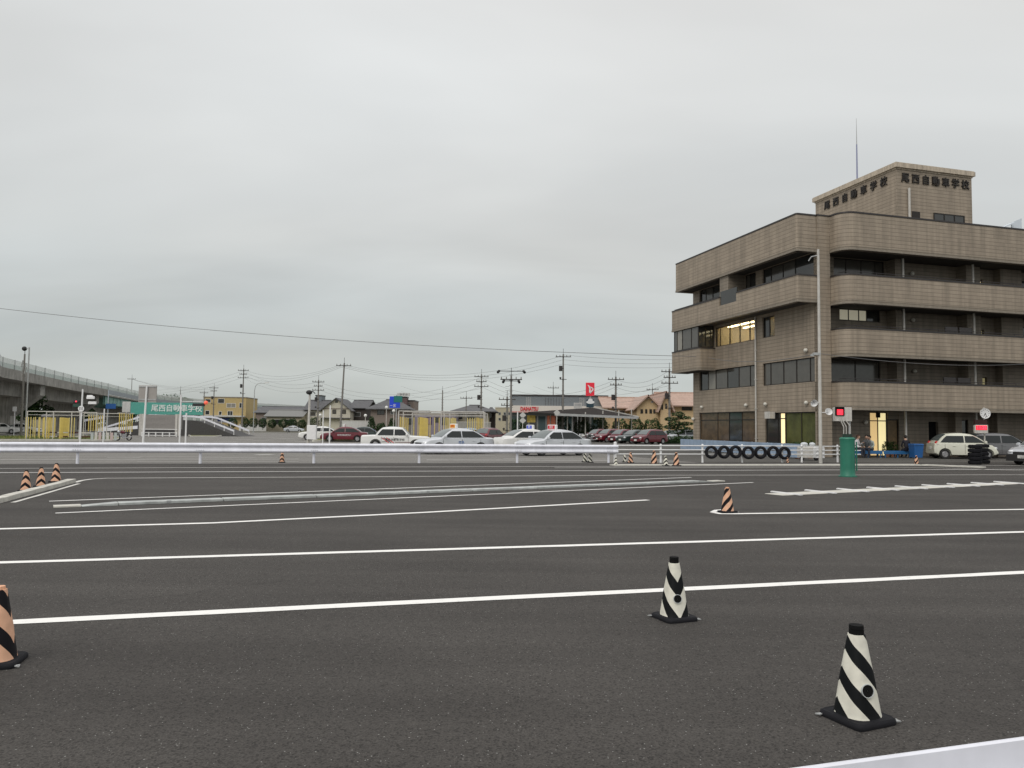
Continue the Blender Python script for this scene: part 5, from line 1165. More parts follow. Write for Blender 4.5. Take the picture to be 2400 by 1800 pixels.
h,c_,w_,he,hr=house('sign_tower','narrow dark tower carrying a small white name board',938,952,176,932,930,mat('red_brown_wall',(.13,.08,.08),.9),M_coping,'flat',3,0,(),'building')
mb=MB(); mb.box(-1.5,1.4,-.3,0,zz(945,929,176),zz(945,921,176)); o=mb.build('name_board',M_wwall,h); text_obj('lettering','ホテル',.62,.01,M_frame,o,Matrix.Translation((0,-.315,(zz(945,929,176)+zz(945,921,176))/2))@UPR)
house('house','low house with a broad dark hipped roof right of the yellow poles',1072,1146,150,962,950,M_twall,M_roof,'hip',10,0,[(1076,1084,968,982,None,M_frame),(1096,1112,972,982,M_glass2,M_frame,1)],over=1.4)
house('house','dark two storey house partly behind a wooden pole',1140,1160,152,963,956,M_dwall,M_roof,'hip',6,0,[(1144,1152,968,978,M_glass2)])
house('apartment_block','pale cream block with small balconies left of the grey showroom',1160,1204,200,956,954,M_twall,M_conc_l,'flat',9,R(-6),[(1168,1174,966,973),(1180,1186,966,973),(1168,1174,979,986),(1180,1186,979,986),(1191,1197,966,973)],'building')
h,c_,w_,he,hr=house('store','low shop with purple panels behind the middle yellow bars',972,1066,140,972,968,mat('mauve_grey_wall',(.24,.21,.25),.9,var=.2),M_trim,'flat',10,0,[(980,990,978,995,None,M_frame),(1000,1012,978,995,mat('purple_poster',(.10,.06,.22),.6,var=.3),M_frame),(1018,1030,978,990,None,M_frame),(1036,1050,978,996,M_glass2,M_frame,1)],'building')
house('store','grey low store with a dark window right of the blue road sign',950,985,148,976,972,mat('low_grey_wall',(.2,.19,.18),.9,var=.2),M_coping,'flat',8,0,[(955,968,981,995,None,M_frame),(972,982,981,995,M_glass2,M_frame)],'building')
FL=['white low building at the far left edge behind the viaduct pier','tan low building behind the left yellow bars','brown low building behind the round numbered sign','tan low building between the dark trees and the ochre block','white low building behind the curved street lamp','grey low building far behind the middle yellow bars','tan low building far behind the short wooden pole']
for (px0,px1,D,y1,m_),lb_ in zip(FARH,FL):
    house('far_house',lb_,px0,px1,D,y1,y1-5,globals()[m_],M_roof,'gable_x',8,0,[(px0+(px1-px0)*.2,px0+(px1-px0)*.35,y1+4,y1+9),(px0+(px1-px0)*.6,px0+(px1-px0)*.8,y1+4,y1+9)])
# long white boundary wall
for k,(a,b,D,y0) in enumerate(((800,960,172,987),(560,800,200,996),(1058,1150,135,990))):
    c_,w_=frame(a,b,D); t=thing('boundary_wall',['white boundary wall behind the cone shaped shrubs','low white wall behind the round shrub row','low concrete wall behind the orange signed car'][k],'wall',c_); mb=MB(); mb.box(-w_/2,w_/2,0,.2,0,zz((a+b)/2,y0,D)); mb.build('wall_panel',M_wwall if k<2 else M_conc,t); mb=MB(); mb.box(-w_/2-.05,w_/2+.05,-.05,.25,zz((a+b)/2,y0,D),zz((a+b)/2,y0,D)+.1); mb.build('coping',M_conc_l,t)
# showroom
D=128
h,c_,w_,he,hr=house('car_showroom','grey car showroom with a white fascia and red lettering','' or 1198,1424,D,929,927,M_gwall,M_coping,'flat',16,0,(),'showroom',zf=3.7)
zf0,zf1=zz(1310,968,D),zz(1310,952,D)
mb=MB(); mb.box(-w_/2-.3,w_/2+.2,-1.5,-.003,zf0,zf1); mb.build('fascia',mat('cream_fascia',(.66,.62,.57),.5,var=.05),h)
mb=MB(); mb.box(-w_/2-.31,-w_/2+6.2,-1.52,-1.505,zf0,zf0+.22); mb.build('pink_stripe',mat('faded_red_stripe',(.6,.32,.3),.6),h)
text_obj('lettering','DAIHATSU',.85,.03,M_redp,h,Matrix.Translation((at(1240,958,D).x-c_.x,-1.56,zz(1240,959,D)))@UPR,.72,.03)
for x0,x1 in ((1233,1246),(1358,1371)):
    for k in range(3):
        xa=at(x0+(x1-x0)*k/3,940,D).x-c_.x; xb=at(x0+(x1-x0)*(k+.6)/3,940,D).x-c_.x; win(h,xa,xb,zz(1310,951,D),zz(1310,932,D),0)
mb=MB(); mb.box(-w_/2,w_/2,.3,16,0,3.7); mb.build('ground_floor',mat('showroom_interior',(.10,.105,.10),.8,var=.4,scale=.4),h)
n_=11
for k in range(n_):
    xa=-w_/2+w_*k/n_; win(h,xa+.03,xa+w_/n_-.03,.15,3.65,.25,M_glass if k%3 else mat('showroom_glass',(.05,.08,.085),.08),M_steel)
for k,(px,y0,y1,cc) in enumerate(((1245,990,972,(.6,.45,.1)),(1292,996,974,(.5,.15,.08)),(1402,984,976,(.5,.45,.35)))):
    mb=MB(); xa=at(px,980,D).x-c_.x; mb.box(xa-.7,xa+.7,.12,.17,zz(px,y0,D),zz(px,y1,D)); mb.build('poster',mat(f'poster_colour_{"abc"[k]}',cc,.6,var=.5,scale=2),h)
mb=MB(); xa=at(1298,940,D).x-c_.x; 
for k in range(7): mb.box(xa-1.4+k*.45,xa-1.36+k*.45,-.06,0,zz(1298,951,D),zz(1298,932,D))
mb.build('wall_ribs',M_coping,h)
# brand totem
D=116; b=gx(1383,D); t=thing('sign_totem','tall red sign with a white letter emblem above the showroom','sign',b)
x0,x1=at(1373,912,D).x-b.x,at(1393,912,D).x-b.x; z0,z1=zz(1383,928,D),zz(1383,897,D)
mb=MB(); mb.bbox(x0,x1,-.25,.25,z0,z1,.04); p_=mb.build('sign_box',mat('sign_red_lit',(.72,.025,.05),.4,emit=.12),t)
cx,cz=(x0+x1)/2,(z0+z1)/2; hh=(z1-z0)*.40; ww=(x1-x0)*.42
def logo(pts,nm='emblem'):
    mb=MB(); mb.prism([(cx+x*ww,z) for x,z in [(q[0],cz+q[1]*hh) for q in pts]],.0,.03,Matrix.Translation((0,-.253,0))@UPR); mb.build(nm,M_white,p_)
logo([(-.85,.85),(-.35,.72),(.02,.45),(.18,-.35),(.0,-.8),(-.35,-.55),(-.30,.1),(-.5,.55)]); 
logo([(-.02,.50),(.55,.35),(.92,.08),(.85,-.2),(.3,-.62),(.02,-.8),(.14,-.42),(.5,-.12),(.55,.02),(.3,.2),(-.02,.28)],'emblem')
mb=MB(); zb0,zb1=zz(1383,955,D),zz(1383,936,D); mb.bbox(x0*.85,x1*.85,-.2,.2,zb0,zb1,.04); q_=mb.build('lower_sign',mat('lower_sign_dark',(.02,.05,.07),.4),t)
mb=MB(); mb.prism([(.62*math.cos(a*PI/8),.26*math.sin(a*PI/8)) for a in range(16)],0,.02,Matrix.Translation((0,-.203,zb0+.8))@UPR); mb.prism([(.35*math.cos(a*PI/8),.22*math.sin(a*PI/8)) for a in range(16)],0,.018,Matrix.Translation((0,-.2,zb0+1.1))@UPR); mb.build('car_symbol',M_white,q_)
mb=MB(); mb.cyl((0,0,0),(0,0,z1),.16,n=10); mb.build('post',M_steel,t)
D=118; b=gx(1354,D); t=thing('notice_board','small white framed board on a post left of the red sign','sign',b); mb=MB(); mb.box(-.62,.62,-.05,.05,zz(1354,958,D),zz(1354,944,D)); mb.build('board',M_wwall,t); mb=MB(); mb.box(-.5,.5,-.06,-.052,zz(1354,951,D),zz(1354,946,D)); mb.build('printed_band',M_steel,t); mb=MB(); mb.cyl((0,.1,0),(0,.1,zz(1354,944,D)),.06,n=8); mb.build('post',M_steel,t)
# orange roofed houses
house('house','yellow brick house with orange tiled hipped roof right of the showroom',1424,1496,122,952,932,M_owall,M_roofo,'gable_x',11,0,[(1432,1440,962,975),(1452,1465,962,975,M_glass2)],over=.9)
house('house','yellow gabled house front with four small dark windows',1492,1544,114,950,929,M_owall,M_roofo,'gable_y',12,0,[(1501,1507,959,969,None,M_frame),(1512,1517,959,969,None,M_frame),(1522,1528,959,969,None,M_frame),(1531,1536,959,969,None,M_frame),(1526,1531,940,944)],over=.7)
house('house','orange roofed house beside the left edge of the brown building',1562,1650,116,946,921,M_owall,M_roofo,'gable_x',11,0,[(1598,1622,951,962,None,M_frame,2),(1570,1580,955,965)],over=.9)
house('house','yellow gable wing with two tall dark windows behind the pine',1548,1572,113,944,921,M_owall,M_roofo,'gable_y',12,0,[(1550,1554,948,960,None,M_frame),(1559,1563,946,958,None,M_frame)],over=.6)
# ================================================================ CANOPY
t=thing('parking_canopy','long low dark canopy roof on grey posts over motorcycles and cars','canopy',gx(1372,90))
o_=gx(1372,90)
A_=at(1238,967,116)-o_; B_=at(1388,957,116)-o_; Cc=at(1494,979,97)-o_; D_=at(1300,971,98)-o_; E_=at(1180,972,98)-o_
mb=MB(); up=Vector((0,0,.1)); q=[A_,B_,Cc,D_]; mb.add([p for p in q]+[p+up for p in q],[(0,1,2,3),(7,6,5,4),(0,1,5,4),(1,2,6,5),(2,3,7,6),(3,0,4,7)]); mb.build('roof_sheet',mat('canopy_roof',(.035,.03,.028),.95,var=.25,scale=1.2,spec=.1),t)
def beam(a,b,hh,wd,m,nm='beam'):
    d=(b-a); mb=MB(); n_=Vector((-d.y,d.x,0)).normalized()*wd/2; u=Vector((0,0,hh)); vs=[a-n_,a+n_,b+n_,b-n_]; mb.add(vs+[v+u for v in vs],[(0,1,2,3),(7,6,5,4),(0,1,5,4),(1,2,6,5),(2,3,7,6),(3,0,4,7)]); return mb.build(nm,m,t)
beam(D_+Vector((0,-.1,-.16)),Cc+Vector((0,-.1,-.16)),.3,.12,M_steel,'fascia'); beam(B_+Vector((.1,0,-.1)),Cc+Vector((.1,0,-.1)),.3,.1,M_pipe,'fascia')
for k in range(1,6): beam(A_.lerp(B_,k/6)-Vector((0,0,.2)),D_.lerp(Cc,k/6)-Vector((0,0,.2)),.18,.1,M_coping,'rafter')
for px,Y in ((1372,99),(1413,101),(1450,98),(1480,99),(1330,100),(1290,112)):
    b=gx(px,Y)-o_; 
    # height of the sheet above this post
    e1=B_-A_; e2=D_-A_; n_=e1.cross(e2); zt=A_.z-((b.x-A_.x)*n_.x+(b.y-A_.y)*n_.y)/n_.z
    mb=MB(); mb.cyl((b.x,b.y,0),(b.x,b.y,zt-.02),.07,n=8); mb.build('post',M_pipe,t)
# ================================================================ VIADUCT
VA=thing('viaduct','elevated concrete road viaduct with noise barrier and hammerhead piers on the left','viaduct',(0,0,0))
vp=[(-40,74),(0,88),(100,105),(180,124),(250,144),(330,182),(400,208),(493,236),(600,262),(760,300)]
top_=[]; 
def vpt(px,D): p=gx(px,D); return Vector((p.x,D,0))
P=[vpt(-700,60)]+[vpt(a,b) for a,b in vp]; ztop=9.05
nr=[]
for i in range(len(P)):
    d=(P[min(i+1,len(P)-1)]-P[max(i-1,0)]).normalized(); nr.append(Vector((-d.y,d.x,0)))
def vseg(mb,o0,o1,z0,z1,i0=0,i1=None):
    i1=len(P)-1 if i1 is None else i1
    for i in range(i0,i1):
        a0,a1=P[i]+nr[i]*o0,P[i]+nr[i]*o1; b0,b1=P[i+1]+nr[i+1]*o0,P[i+1]+nr[i+1]*o1
        vs=[Vector((q.x,q.y,z)) for z in (z0,z1) for q in (a0,b0,b1,a1)]
        mb.add(vs,[(3,2,1,0),(4,5,6,7),(0,1,5,4),(1,2,6,5),(2,3,7,6),(3,0,4,7)])
M_vd=M_conc_d; M_barr=mat('noise_barrier_panel',(.40,.46,.43),.35,var=.1); M_barr2=mat('noise_barrier_clear',(.50,.53,.50),.3,alpha=.45)
mb=MB(); vseg(mb,0,.3,7.0,7.9,0,5); mb.build('parapet',M_vd,VA)
mb=MB(); vseg(mb,0,.3,7.1,7.9,5,10); mb.build('parapet',mat('pale_blue_parapet',(.36,.40,.43),.7,var=.2,streak=.3),VA)
mb=MB(); vseg(mb,11.7,12,7.0,7.9); mb.build('parapet',M_vd,VA)
mb=MB(); vseg(mb,.05,.15,7.91,8.45); mb.build('barrier_panel',M_barr,VA); mb=MB(); vseg(mb,.05,.11,8.46,9.05); mb.build('barrier_panel',M_barr2,VA)
for i in range(0,9):
    for k in range(4):
        q=P[i].lerp(P[i+1],k/4)+nr[i]*.02; mb=MB(); mb.box(q.x-.03,q.x+.03,q.y-.03,q.y+.05,7.9,9.08); mb.build('barrier_post',M_steel,VA)
mb=MB(); vseg(mb,.0,12,6.7,6.998); mb.build('deck',M_vd,VA)
mb=MB(); vseg(mb,2.6,9.4,5.0,6.697,0,5); mb.build('box_girder',M_vd,VA)
mb=MB(); vseg(mb,.5,.8,5.1,6.69,5,7); vseg(mb,4,4.3,5.1,6.69,5,7); vseg(mb,8,8.3,5.1,6.69,5,7); g_=mb.build('steel_girder',M_teal,VA)
mb=MB(); 
for i in (5,6):
    for k in range(10): q=P[i].lerp(P[i+1],k/10)+nr[i]*.45; mb.box(q.x-.05,q.x+.05,q.y-.1,q.y+.02,5.1,6.69)
mb.build('stiffener',M_teal,g_)
mb=MB(); vseg(mb,2.6,9.4,5.2,6.697,7,10); mb.build('box_girder',M_conc,VA)
def pier(px,D,w_,narrow,nm='pier'):
    c_=vpt(px,D); best=min(range(len(P)),key=lambda i:(P[i]-c_).length); n_=nr[best]; d_=Vector((n_.y,-n_.x,0))
    ct=c_+n_*6; mb=MB()
    def ring(half,th,z): return [ct+n_*(-half)+d_*(-th)+Vector((0,0,z)),ct+n_*half+d_*(-th)+Vector((0,0,z)),ct+n_*half+d_*th+Vector((0,0,z)),ct+n_*(-half)+d_*th+Vector((0,0,z))]
    rs=[ring(narrow,1.2,0),ring(narrow,1.2,2.4),ring(w_,1.25,5.3),ring(w_,1.25,6.69)]; vs=[q for r_ in rs for q in r_]
    fs=[(k*4+i,k*4+(i+1)%4,(k+1)*4+(i+1)%4,(k+1)*4+i) for k in range(3) for i in range(4)]+[(3,2,1,0),(12,13,14,15)]
    mb.add(vs,fs); mb.build('pier',M_vd,VA)
pier(-60,72,5.8,2.2); pier(100,106,5.8,2.4); pier(240,142,5.0,1.6); pier(330,184,4.5,1.4); pier(440,222,4.5,1.4); pier(560,256,4.5,1.4)
# ================================================================ SCHOOL SIGN BOARD, HUT, HILL, GRID FRAMES
D=118.5; t=thing('school_sign_board','green roadside board with white Japanese school lettering on white posts','sign',gx(400,D)); o_=gx(400,D)
x0,x1=at(352,957,D).x-o_.x,at(476,957,D).x-o_.x; z0,z1=zz(415,972,D),zz(415,944,D)
mb=MB(); mb.bbox(x0-3.0,x1,-.06,.06,z0,z1,.02); bd_=mb.build('board',mat('sign_green',(.09,.36,.30),.5,var=.15),t)
for k,ch in enumerate('尾西自動車学校'):
    text_obj('lettering',ch,1.15,.02,mat('sign_white',(.75,.8,.78),.5),bd_,Matrix.Translation((x0+.75+k*(x1-x0-1.4)/6,-.09,(z0+z1)/2))@UPR,1,.012)
mb=MB(); mb.box(x0-4.3,x0-3.05,-.05,.05,z0+.3,z1+.1); mb.build('side_board',M_wwall,t)
for x in (x0-3.8,x0-2,x0+2,x1-3,x1-.4):
    mb=MB(); mb.box(x,x+.14,.07,.2,0,z1-.1); mb.build('post',M_white,t)
c_,w_=frame(432,476,122); t=thing('site_screen','pale corrugated screen fence below the right part of the green board','fence',c_); mb=MB()
for k in range(16): xa=-w_/2+w_*k/16; mb.box(xa,xa+w_/16-.02,-.02-.03*(k%2),.02,0,zz(454,975,122))
mb.build('sheet',mat('pale_grey_sheet',(.42,.46,.44),.5,var=.1),t)
D=96; c_,w_=frame(326,424,D); t=thing('storage_hut','grey slatted storage hut raised on a white frame and small feet','hut',c_); z0,z1=zz(375,1006,D),zz(375,972,D); w2=w_/2; mb=MB(); mb.box(-w2+.6,w2-.7,0,2,z0,z1); mb.build('body',mat('hut_grey',(.26,.25,.24),.7,var=.1,streak=.15),t)
nn_=12
for k in range(nn_): mb=MB(); za=z0+(z1-z0)*k/nn_; mb.box(-w2+.62,w2-.72,-.04,-.003,za+.02,za+(z1-z0)/nn_-.03); mb.build('slat',mat('slat_grey',(.33,.31,.295),.7,var=.1),t)
for x in (-w2,-w2+.3,w2-.7,w2-.35): mb=MB(); mb.box(x,x+.28,-.08,.2,.1,z1+.08); mb.build('frame_post',M_pipe,t)
for z in (z0-.05,.45,.12): mb=MB(); mb.box(-w2+.3,w2-.4,-.1,-.042,z,z+.08); mb.build('frame_rail',M_white,t)
for k in range(6): mb=MB(); xa=-w2+.35+k*(w_-.9)/5; mb.box(xa,xa+.12,-.12,.0,0,.55); mb.build('foot',M_white,t)
# practice hill behind the hut
D=104; pts_=[(205,0),(225,.1),(330,2.0),(350,2.2),(452,2.1),(470,1.95),(548,.2),(566,0)]
o_=gx(400,D); t=thing('practice_hill','low practice hill road with white guardrails sloping down on both sides','ramp',o_)
pr=[(gx(p,D).x-o_.x,z) for p,z in pts_]; mb=MB(); n_=len(pr); vs=[(x,0,z) for x,z in pr]+[(x,6,z) for x,z in pr]+[(x,0,-.003) for x,z in pr]+[(x,6,-.003) for x,z in pr]
fs=[]
for i in range(n_-1): fs+=[(i,i+1,n_+i+1,n_+i),(i,2*n_+i,2*n_+i+1,i+1),(n_+i,n_+i+1,3*n_+i+1,3*n_+i)]
mb.add(vs,fs); mb.build('embankment',mat('dark_embankment',(.07,.068,.068),.9,var=.4),t)
for y in (0,6):
    mb=MB(); 
    for i in range(1,n_-2): 
        (xa,za),(xb,zb_)=pr[i],pr[i+1]; mb.add([(xa,y,za+.42),(xb,y,zb_+.42),(xb,y,zb_+.66),(xa,y,za+.66),(xa,y+.05,za+.42),(xb,y+.05,zb_+.42),(xb,y+.05,zb_+.66),(xa,y+.05,za+.66)],[(0,1,2,3),(7,6,5,4),(0,1,5,4),(2,3,7,6),(1,2,6,5),(3,0,4,7)])
    mb.build('side_rail',M_rail,t)
    for k in range(15):
        x=pr[1][0]+(pr[-2][0]-pr[1][0])*k/14; z=lerp_tab([(a,b) for a,b in pr],x); mb=MB(); mb.cyl((x,y+.1,z-.1),(x,y+.1,z+.7),.05,n=6); mb.build('rail_post',M_white,t)
for k,(a,b,ya,yb,D,lb_) in enumerate(((228,322,1002,1009,84,'nearer sloping white rail beside the far left hill ramp'),(196,245,978,986,112,'short far white ramp rail left of the blue sign'))):
    p=at(a,yb,D); q=at(b,ya,D); t=thing('sloping_rail',lb_,'guardrail',(p.x,p.y,0)); q=q-Vector((p.x,p.y,0)); mb=MB(); mb.add([(0,0,p.z-.15),(q.x,0,q.z-.15),(q.x,0,q.z+.2),(0,0,p.z+.2),(0,.05,p.z-.15),(q.x,.05,q.z-.15),(q.x,.05,q.z+.2),(0,.05,p.z+.2)],[(0,1,2,3),(7,6,5,4),(0,1,5,4),(1,2,6,5),(2,3,7,6),(3,0,4,7)]); mb.build('beam',M_rail,t)
    for k2 in range(4): x=q.x*(k2+.3)/4; mb=MB(); mb.cyl((x,.1,0),(x,.1,p.z+(q.z-p.z)*x/q.x+.15),.05,n=6); mb.build('post',M_white,t)
# crank course frames with hanging yellow bars
pole_y=MB(); pole_y.cyl((0,0,0),(0,0,1),.045,n=7); PY=pole_y.mesh('yellow_bar',M_yellow); pole_y2=MB(); pole_y2.cyl((0,0,0),(0,0,1),.04,n=7); PY2=pole_y2.mesh('yellow_bar',M_yellow2)
def ybar(t,o_,x,y,z0,z1,pale):
    o=bpy.data.objects.new('yellow_bar',PY2 if pale else PY); C.objects.link(o); o.parent=t; o.location=(x,y,z0); o.scale=(1,1,z1-z0)
def crank(label,px0,px1,D,zt,rows):
    o_=gx(px0,D); e=gx(px1,D); t=thing('crank_course_frame',label,'course frame',o_); L_=e.x-o_.x
    for y in (0,2.8,9):
        mb=MB(); mb.cyl((0,y,zt),(L_,y,zt),.035,n=7); mb.build('top_beam',M_pipe,t); mb=MB(); mb.cyl((0,y,zt-.3),(L_,y,zt-.3),.018,n=7); mb.build('top_beam',M_pipe,t)
        for x in (0,L_*.5,L_): mb=MB(); mb.cyl((x,y,0),(x,y,zt),.045,n=7); mb.build('frame_post',M_pipe,t)
    for kind,a,b,y0,y1,n_,pale in rows:
        for k in range(n_):
            u=k/max(1,n_-1); xa=gx(a+(b-a)*u,D).x-o_.x; ybar(t,o_,xa*(D+y0+(y1-y0)*u)/D+(o_.x*((D+y0+(y1-y0)*u)/D-1)),y0+(y1-y0)*u,.12,zt-.5,pale)
    mb=MB()
    for k in range(int(L_/1.0)):
        mb.cur=k%2; mb.box(k*1.0,k*1.0+1.0,2.9,2.96,.25,.36)
        mb.cur=(k+1)%2; mb.box(k*1.0,k*1.0+1.0,2.9,2.96,.62,.73)
    mb.build('low_bar',[M_pipe,mat('dark_red_band',(.07,.02,.02),.7)],t)
    return t
crank('left crank course frame with hanging yellow bars under the viaduct',63,186,68,2.55,[('r',61,104,0,0,5,True),('r',110,129,0,9,6,False),('r',66,140,2.8,2.8,7,True),('r',142,161,0,9,8,False),('r',162,174,2.8,2.8,3,True),('r',93,101,2.8,5,2,False)])
crank('middle crank course frame with hanging yellow bars behind the training cars',934,1134,66,2.9,[('r',938,956,0,8,5,False),('r',984,1003,0,9,9,False),('r',1008,1040,2.8,2.8,4,True),('r',1045,1058,0,8,5,True),('r',1060,1068,0,6,4,True),('r',1096,1118,2.8,2.8,5,True),('r',1118,1132,0,8,5,False),('r',970,980,2.8,2.8,2,True)])
for k,(px,D,y0,y1,wd) in enumerate(((212,74,972,1010,10),(283,70,968,1012,8))):
    o_=gx(px,D); t=thing('pole_cluster',['cluster of yellow and orange bars right of the round numbered sign','narrow cluster of yellow bars left of the grey board back'][k],'course frame',o_)
    for j in range(7): ybar(t,o_,(j-3)*wd/7*D/1800,j*.3,.8,zz(px,y0,D),j%2)
    mb=MB(); mb.cyl((-.3,0,zz(px,y0,D)),(.3,1.8,zz(px,y0,D)),.04,n=6); mb.build('top_beam',M_pipe,t); mb=MB(); mb.cyl((0,1,0),(0,1,zz(px,y0,D)),.04,n=6); mb.build('post',M_pipe,t)
# low fence panels on the left course
c_,w_=frame(212,276,66); t=thing('low_fence','low pale patterned fence on the grass island left of the hut','fence',c_)
for k in range(7): mb=MB(); xa=-w_/2+w_*k/7; mb.box(xa+.05,xa+w_/7-.05,0,.04,.12,.78); mb.build('panel',(mat('pale_grey_sheet',(.42,.46,.44)),M_conc_l,mat('pale_pink_sheet',(.5,.4,.38),.7))[k%3],t)
# ================================================================ POLES, SIGNALS, SIGNS
def simple_pole(px,D,ptop,r0,r1,label,name='white_pole',cat='pole',m=M_white,lean=0.0):
    b=gx(px,D); t=thing(name,label,cat,b); h=zz(px,ptop,D); mb=MB(); mb.cyl((0,0,0),(lean*h,0,h),r0,r1,8); mb.build('shaft',m,t,True); return t,b,h
t,b,h=simple_pole(189,62,912,.07,.06,'white traffic signal pole with a round numbered sign on the left','traffic_signal','traffic signal',lean=.01)
x=.08; mb=MB(); mb.cyl((0,-.02,0),(0,.03,0),.0001); 
MS=Matrix.Translation((.05,-.12,zz(197,958,62)))@Matrix.Rotation(PI/2,4,'X'); mb=MB(); mb.lathe([(.001,.03),(.24,.03),(.24,0),(.001,0)],22,MS); rs_=mb.build('round_sign',M_white,t); text_obj('number','11',.34,.004,M_frame,rs_,Matrix.Translation((.05,-.156,zz(197,958,62)))@UPR,1,.01)
for k,(pa,pb_,y) in enumerate(((203,222,932),(205,224,944),(200,214,929))):
    xa,xb=at(pa,y,62).x-b.x,at(pb_,y,62).x-b.x; z=zz(pa,y,62); mb=MB(); mb.bbox(xa,xb,-.06+k*.12,.05+k*.12,z-.1,z+.11,.03); mb.build('signal_back',M_white,t)
xa,xb=at(172,938,62).x-b.x,at(188,938,62).x-b.x; z=zz(178,941,62); mb=MB(); mb.bbox(xa,xb,-.1,.08,z-.13,z+.13,.03); sg=mb.build('signal_head',M_trimb,t)
for k in range(3): mb=MB(); mb.sphere((xa+.12+k*.16,-.11,z),.06,10,6); mb.build('lens',M_red if k==1 else mat('unlit_lens',(.02,.06,.05),.3),sg,True)
z=zz(178,950,62); mb=MB(); mb.bbox(xa,xb,-.08,.08,z-.12,z+.1,.03); mb.build('signal_head',mat('signal_green_case',(.02,.07,.05),.6),t)
t,b,h=simple_pole(422,46,925,.055,.05,'white traffic signal pole with a long side arm beside the hut','traffic_signal','traffic signal')
zA=zz(430,942,46); xe=at(480,942,46).x-b.x; mb=MB(); mb.tube([(0,0,zA),(xe*.5,0,zA+.03),(xe,0,zA)],.02,6); mb.build('arm',M_white,t)
mb=MB(); xa=at(452,948,46).x-b.x; mb.bbox(xa,xe,-.08,.08,zz(460,952,46),zz(460,945,46),.02); sg=mb.build('signal_head',M_trimb,t)
mb=MB(); mb.sphere((at(483,945,46).x-b.x,-.02,zz(483,944,46)),.12,14,9); mb.build('lens',mat('signal_red_orange',(.85,.14,.08),.5,emit=.35),sg,True)
t,b,h=simple_pole(436,47,968,.05,.05,'short white post standing right of the signal pole')
t,b,h=simple_pole(336,42,905,.06,.05,'leaning white post holding a grey sign back','sign_post','sign',lean=.03)
x0,x1=at(325,922,42.1).x-b.x,at(368,922,42.1).x-b.x; z0,z1=zz(346,943,42),zz(346,903,42); mb=MB(); mb.bbox(x0,x1,.07,.11,z0,z1,.02); bk=mb.build('board',mat('board_back',(.33,.31,.29),.6,var=.1),t)
mb=MB(); 
for z in (z0+.12,z1-.10): mb.box(x0+.02,x1-.02,.045,.068,z,z+.07)
mb.build('brace',M_steel,bk)
for px,D,pt,r_,lb_ in ((243,60,958,.045,'thin white post left of the yellow bar cluster'),(33,88,962,.04,'small white post with a pale plate at the far left'),(757,58,962,.045,'left of two thin white poles before the maroon car'),(773,57,950,.05,'right of two thin white poles before the maroon car'),(1156+57,62,965,.05,'white post below the left diamond sign')):
    t,b,h=simple_pole(px,D,pt,r_,r_,lb_)
    if px==33: mb=MB(); mb.bbox(-.25,.22,-.05,-.01,h-.1,h+.45,.03); mb.build('plate',M_white,t)
for px,D,y,lb_ in ((1225,60,973,'left white diamond sign back above the blue signed car'),(1305,60,967,'right white diamond sign back above the red signed car')):
    b=gx(px,D); t=thing('diamond_sign',lb_,'sign',b); z=zz(px,y,D); mb=MB(); mb.cyl((0,.05,0),(0,.05,z),.03,n=7); mb.build('post',M_pipe,t); mb=MB(); s_=.26; mb.prism([(0,s_),(s_,0),(0,-s_),(-s_,0)],0,.02,Matrix.Translation((0,0,z))@UPR); mb.build('plate',mat('sign_back_grey',(.5,.5,.48),.5),t)
    if px==1225: mb=MB(); mb.prism([(0,s_),(s_,0),(0,-s_),(-s_,0)],0,.02,Matrix.Translation((0,0,z-.42))@UPR); mb.build('plate',mat('sign_back_grey',(.5,.5,.48)),t)
def street_lamp(px,D,ptop,label,kind='curve',side=1,m=M_steel):
    b=gx(px,D); t=thing('street_lamp',label,'street lamp',b); h=zz(px,ptop,D)
    if kind=='curve':
        mb=MB(); mb.cyl((0,0,0),(0,0,h*.86),.1,.07,8); mb.build('pole',m,t,True)
        mb=MB(); mb.tube([(0,0,h*.84),(side*.15,0,h*.93),(side*.6,0,h*.985),(side*2.2,0,h)],.06,6); mb.build('arm',m,t,True); mb=MB(); mb.bbox(*sorted((side*2.0,side*2.8)),-.12,.12,h-.05,h+.08,.03); mb.build('lamp_head',M_pipe,t)
    return t,b,h
street_lamp(594,150,897,'curved arm street lamp behind the round shrubs',side=1)
t,b,h=simple_pole(723,66,921,.12,.09,'thick white lamp post with a round dark lamp head','lamp_post','street lamp',M_pipe,.01)
mb=MB(); mb.sphere((0,-.05,h+.05),.28,12,8,.7); mb.build('lamp_head',M_trimb,t,True); mb=MB(); mb.tube([(.1,0,h+.1),(.3,0,h+.15),(.5,0,h-.05)],.04,6); mb.build('arm',M_trimb,t)
mb=MB(); mb.bbox(-.05,.75,-.35,.0,.4,1.6,.03); mb.build('control_cabinet',M_white,t)
for px,D,y,lb_ in ((750,130,973,'small white globe lamp beside the cream gabled house'),(856,120,974,'white globe lamp before the timber house'),(905,118,955,'upper left white globe lamp below the blue road sign'),(922,118,963,'right white globe lamp below the blue road sign')):
    b=gx(px,D); t=thing('globe_lamp',lb_,'street lamp',b); z=zz(px,y,D); mb=MB(); mb.cyl((0,0,0),(0,0,z),.05,n=7); mb.build('post',M_pipe,t); mb=MB(); mb.sphere((0,0,z),.25,12,8); mb.build('globe',mat('globe_white',(.75,.75,.72),.4),t,True)
D=122; b=gx(928,D); t=thing('road_sign','large blue and green direction sign on a grey post','sign',b)
x0,x1=at(913,940,D).x-b.x,at(938,940,D).x-b.x; mb=MB(); mb.bbox(x0,x1,-.06,.0,zz(925,956,D),zz(925,929,D),.03); p_=mb.build('blue_panel',mat('sign_blue_bright',(.01,.06,.6),.5),t)
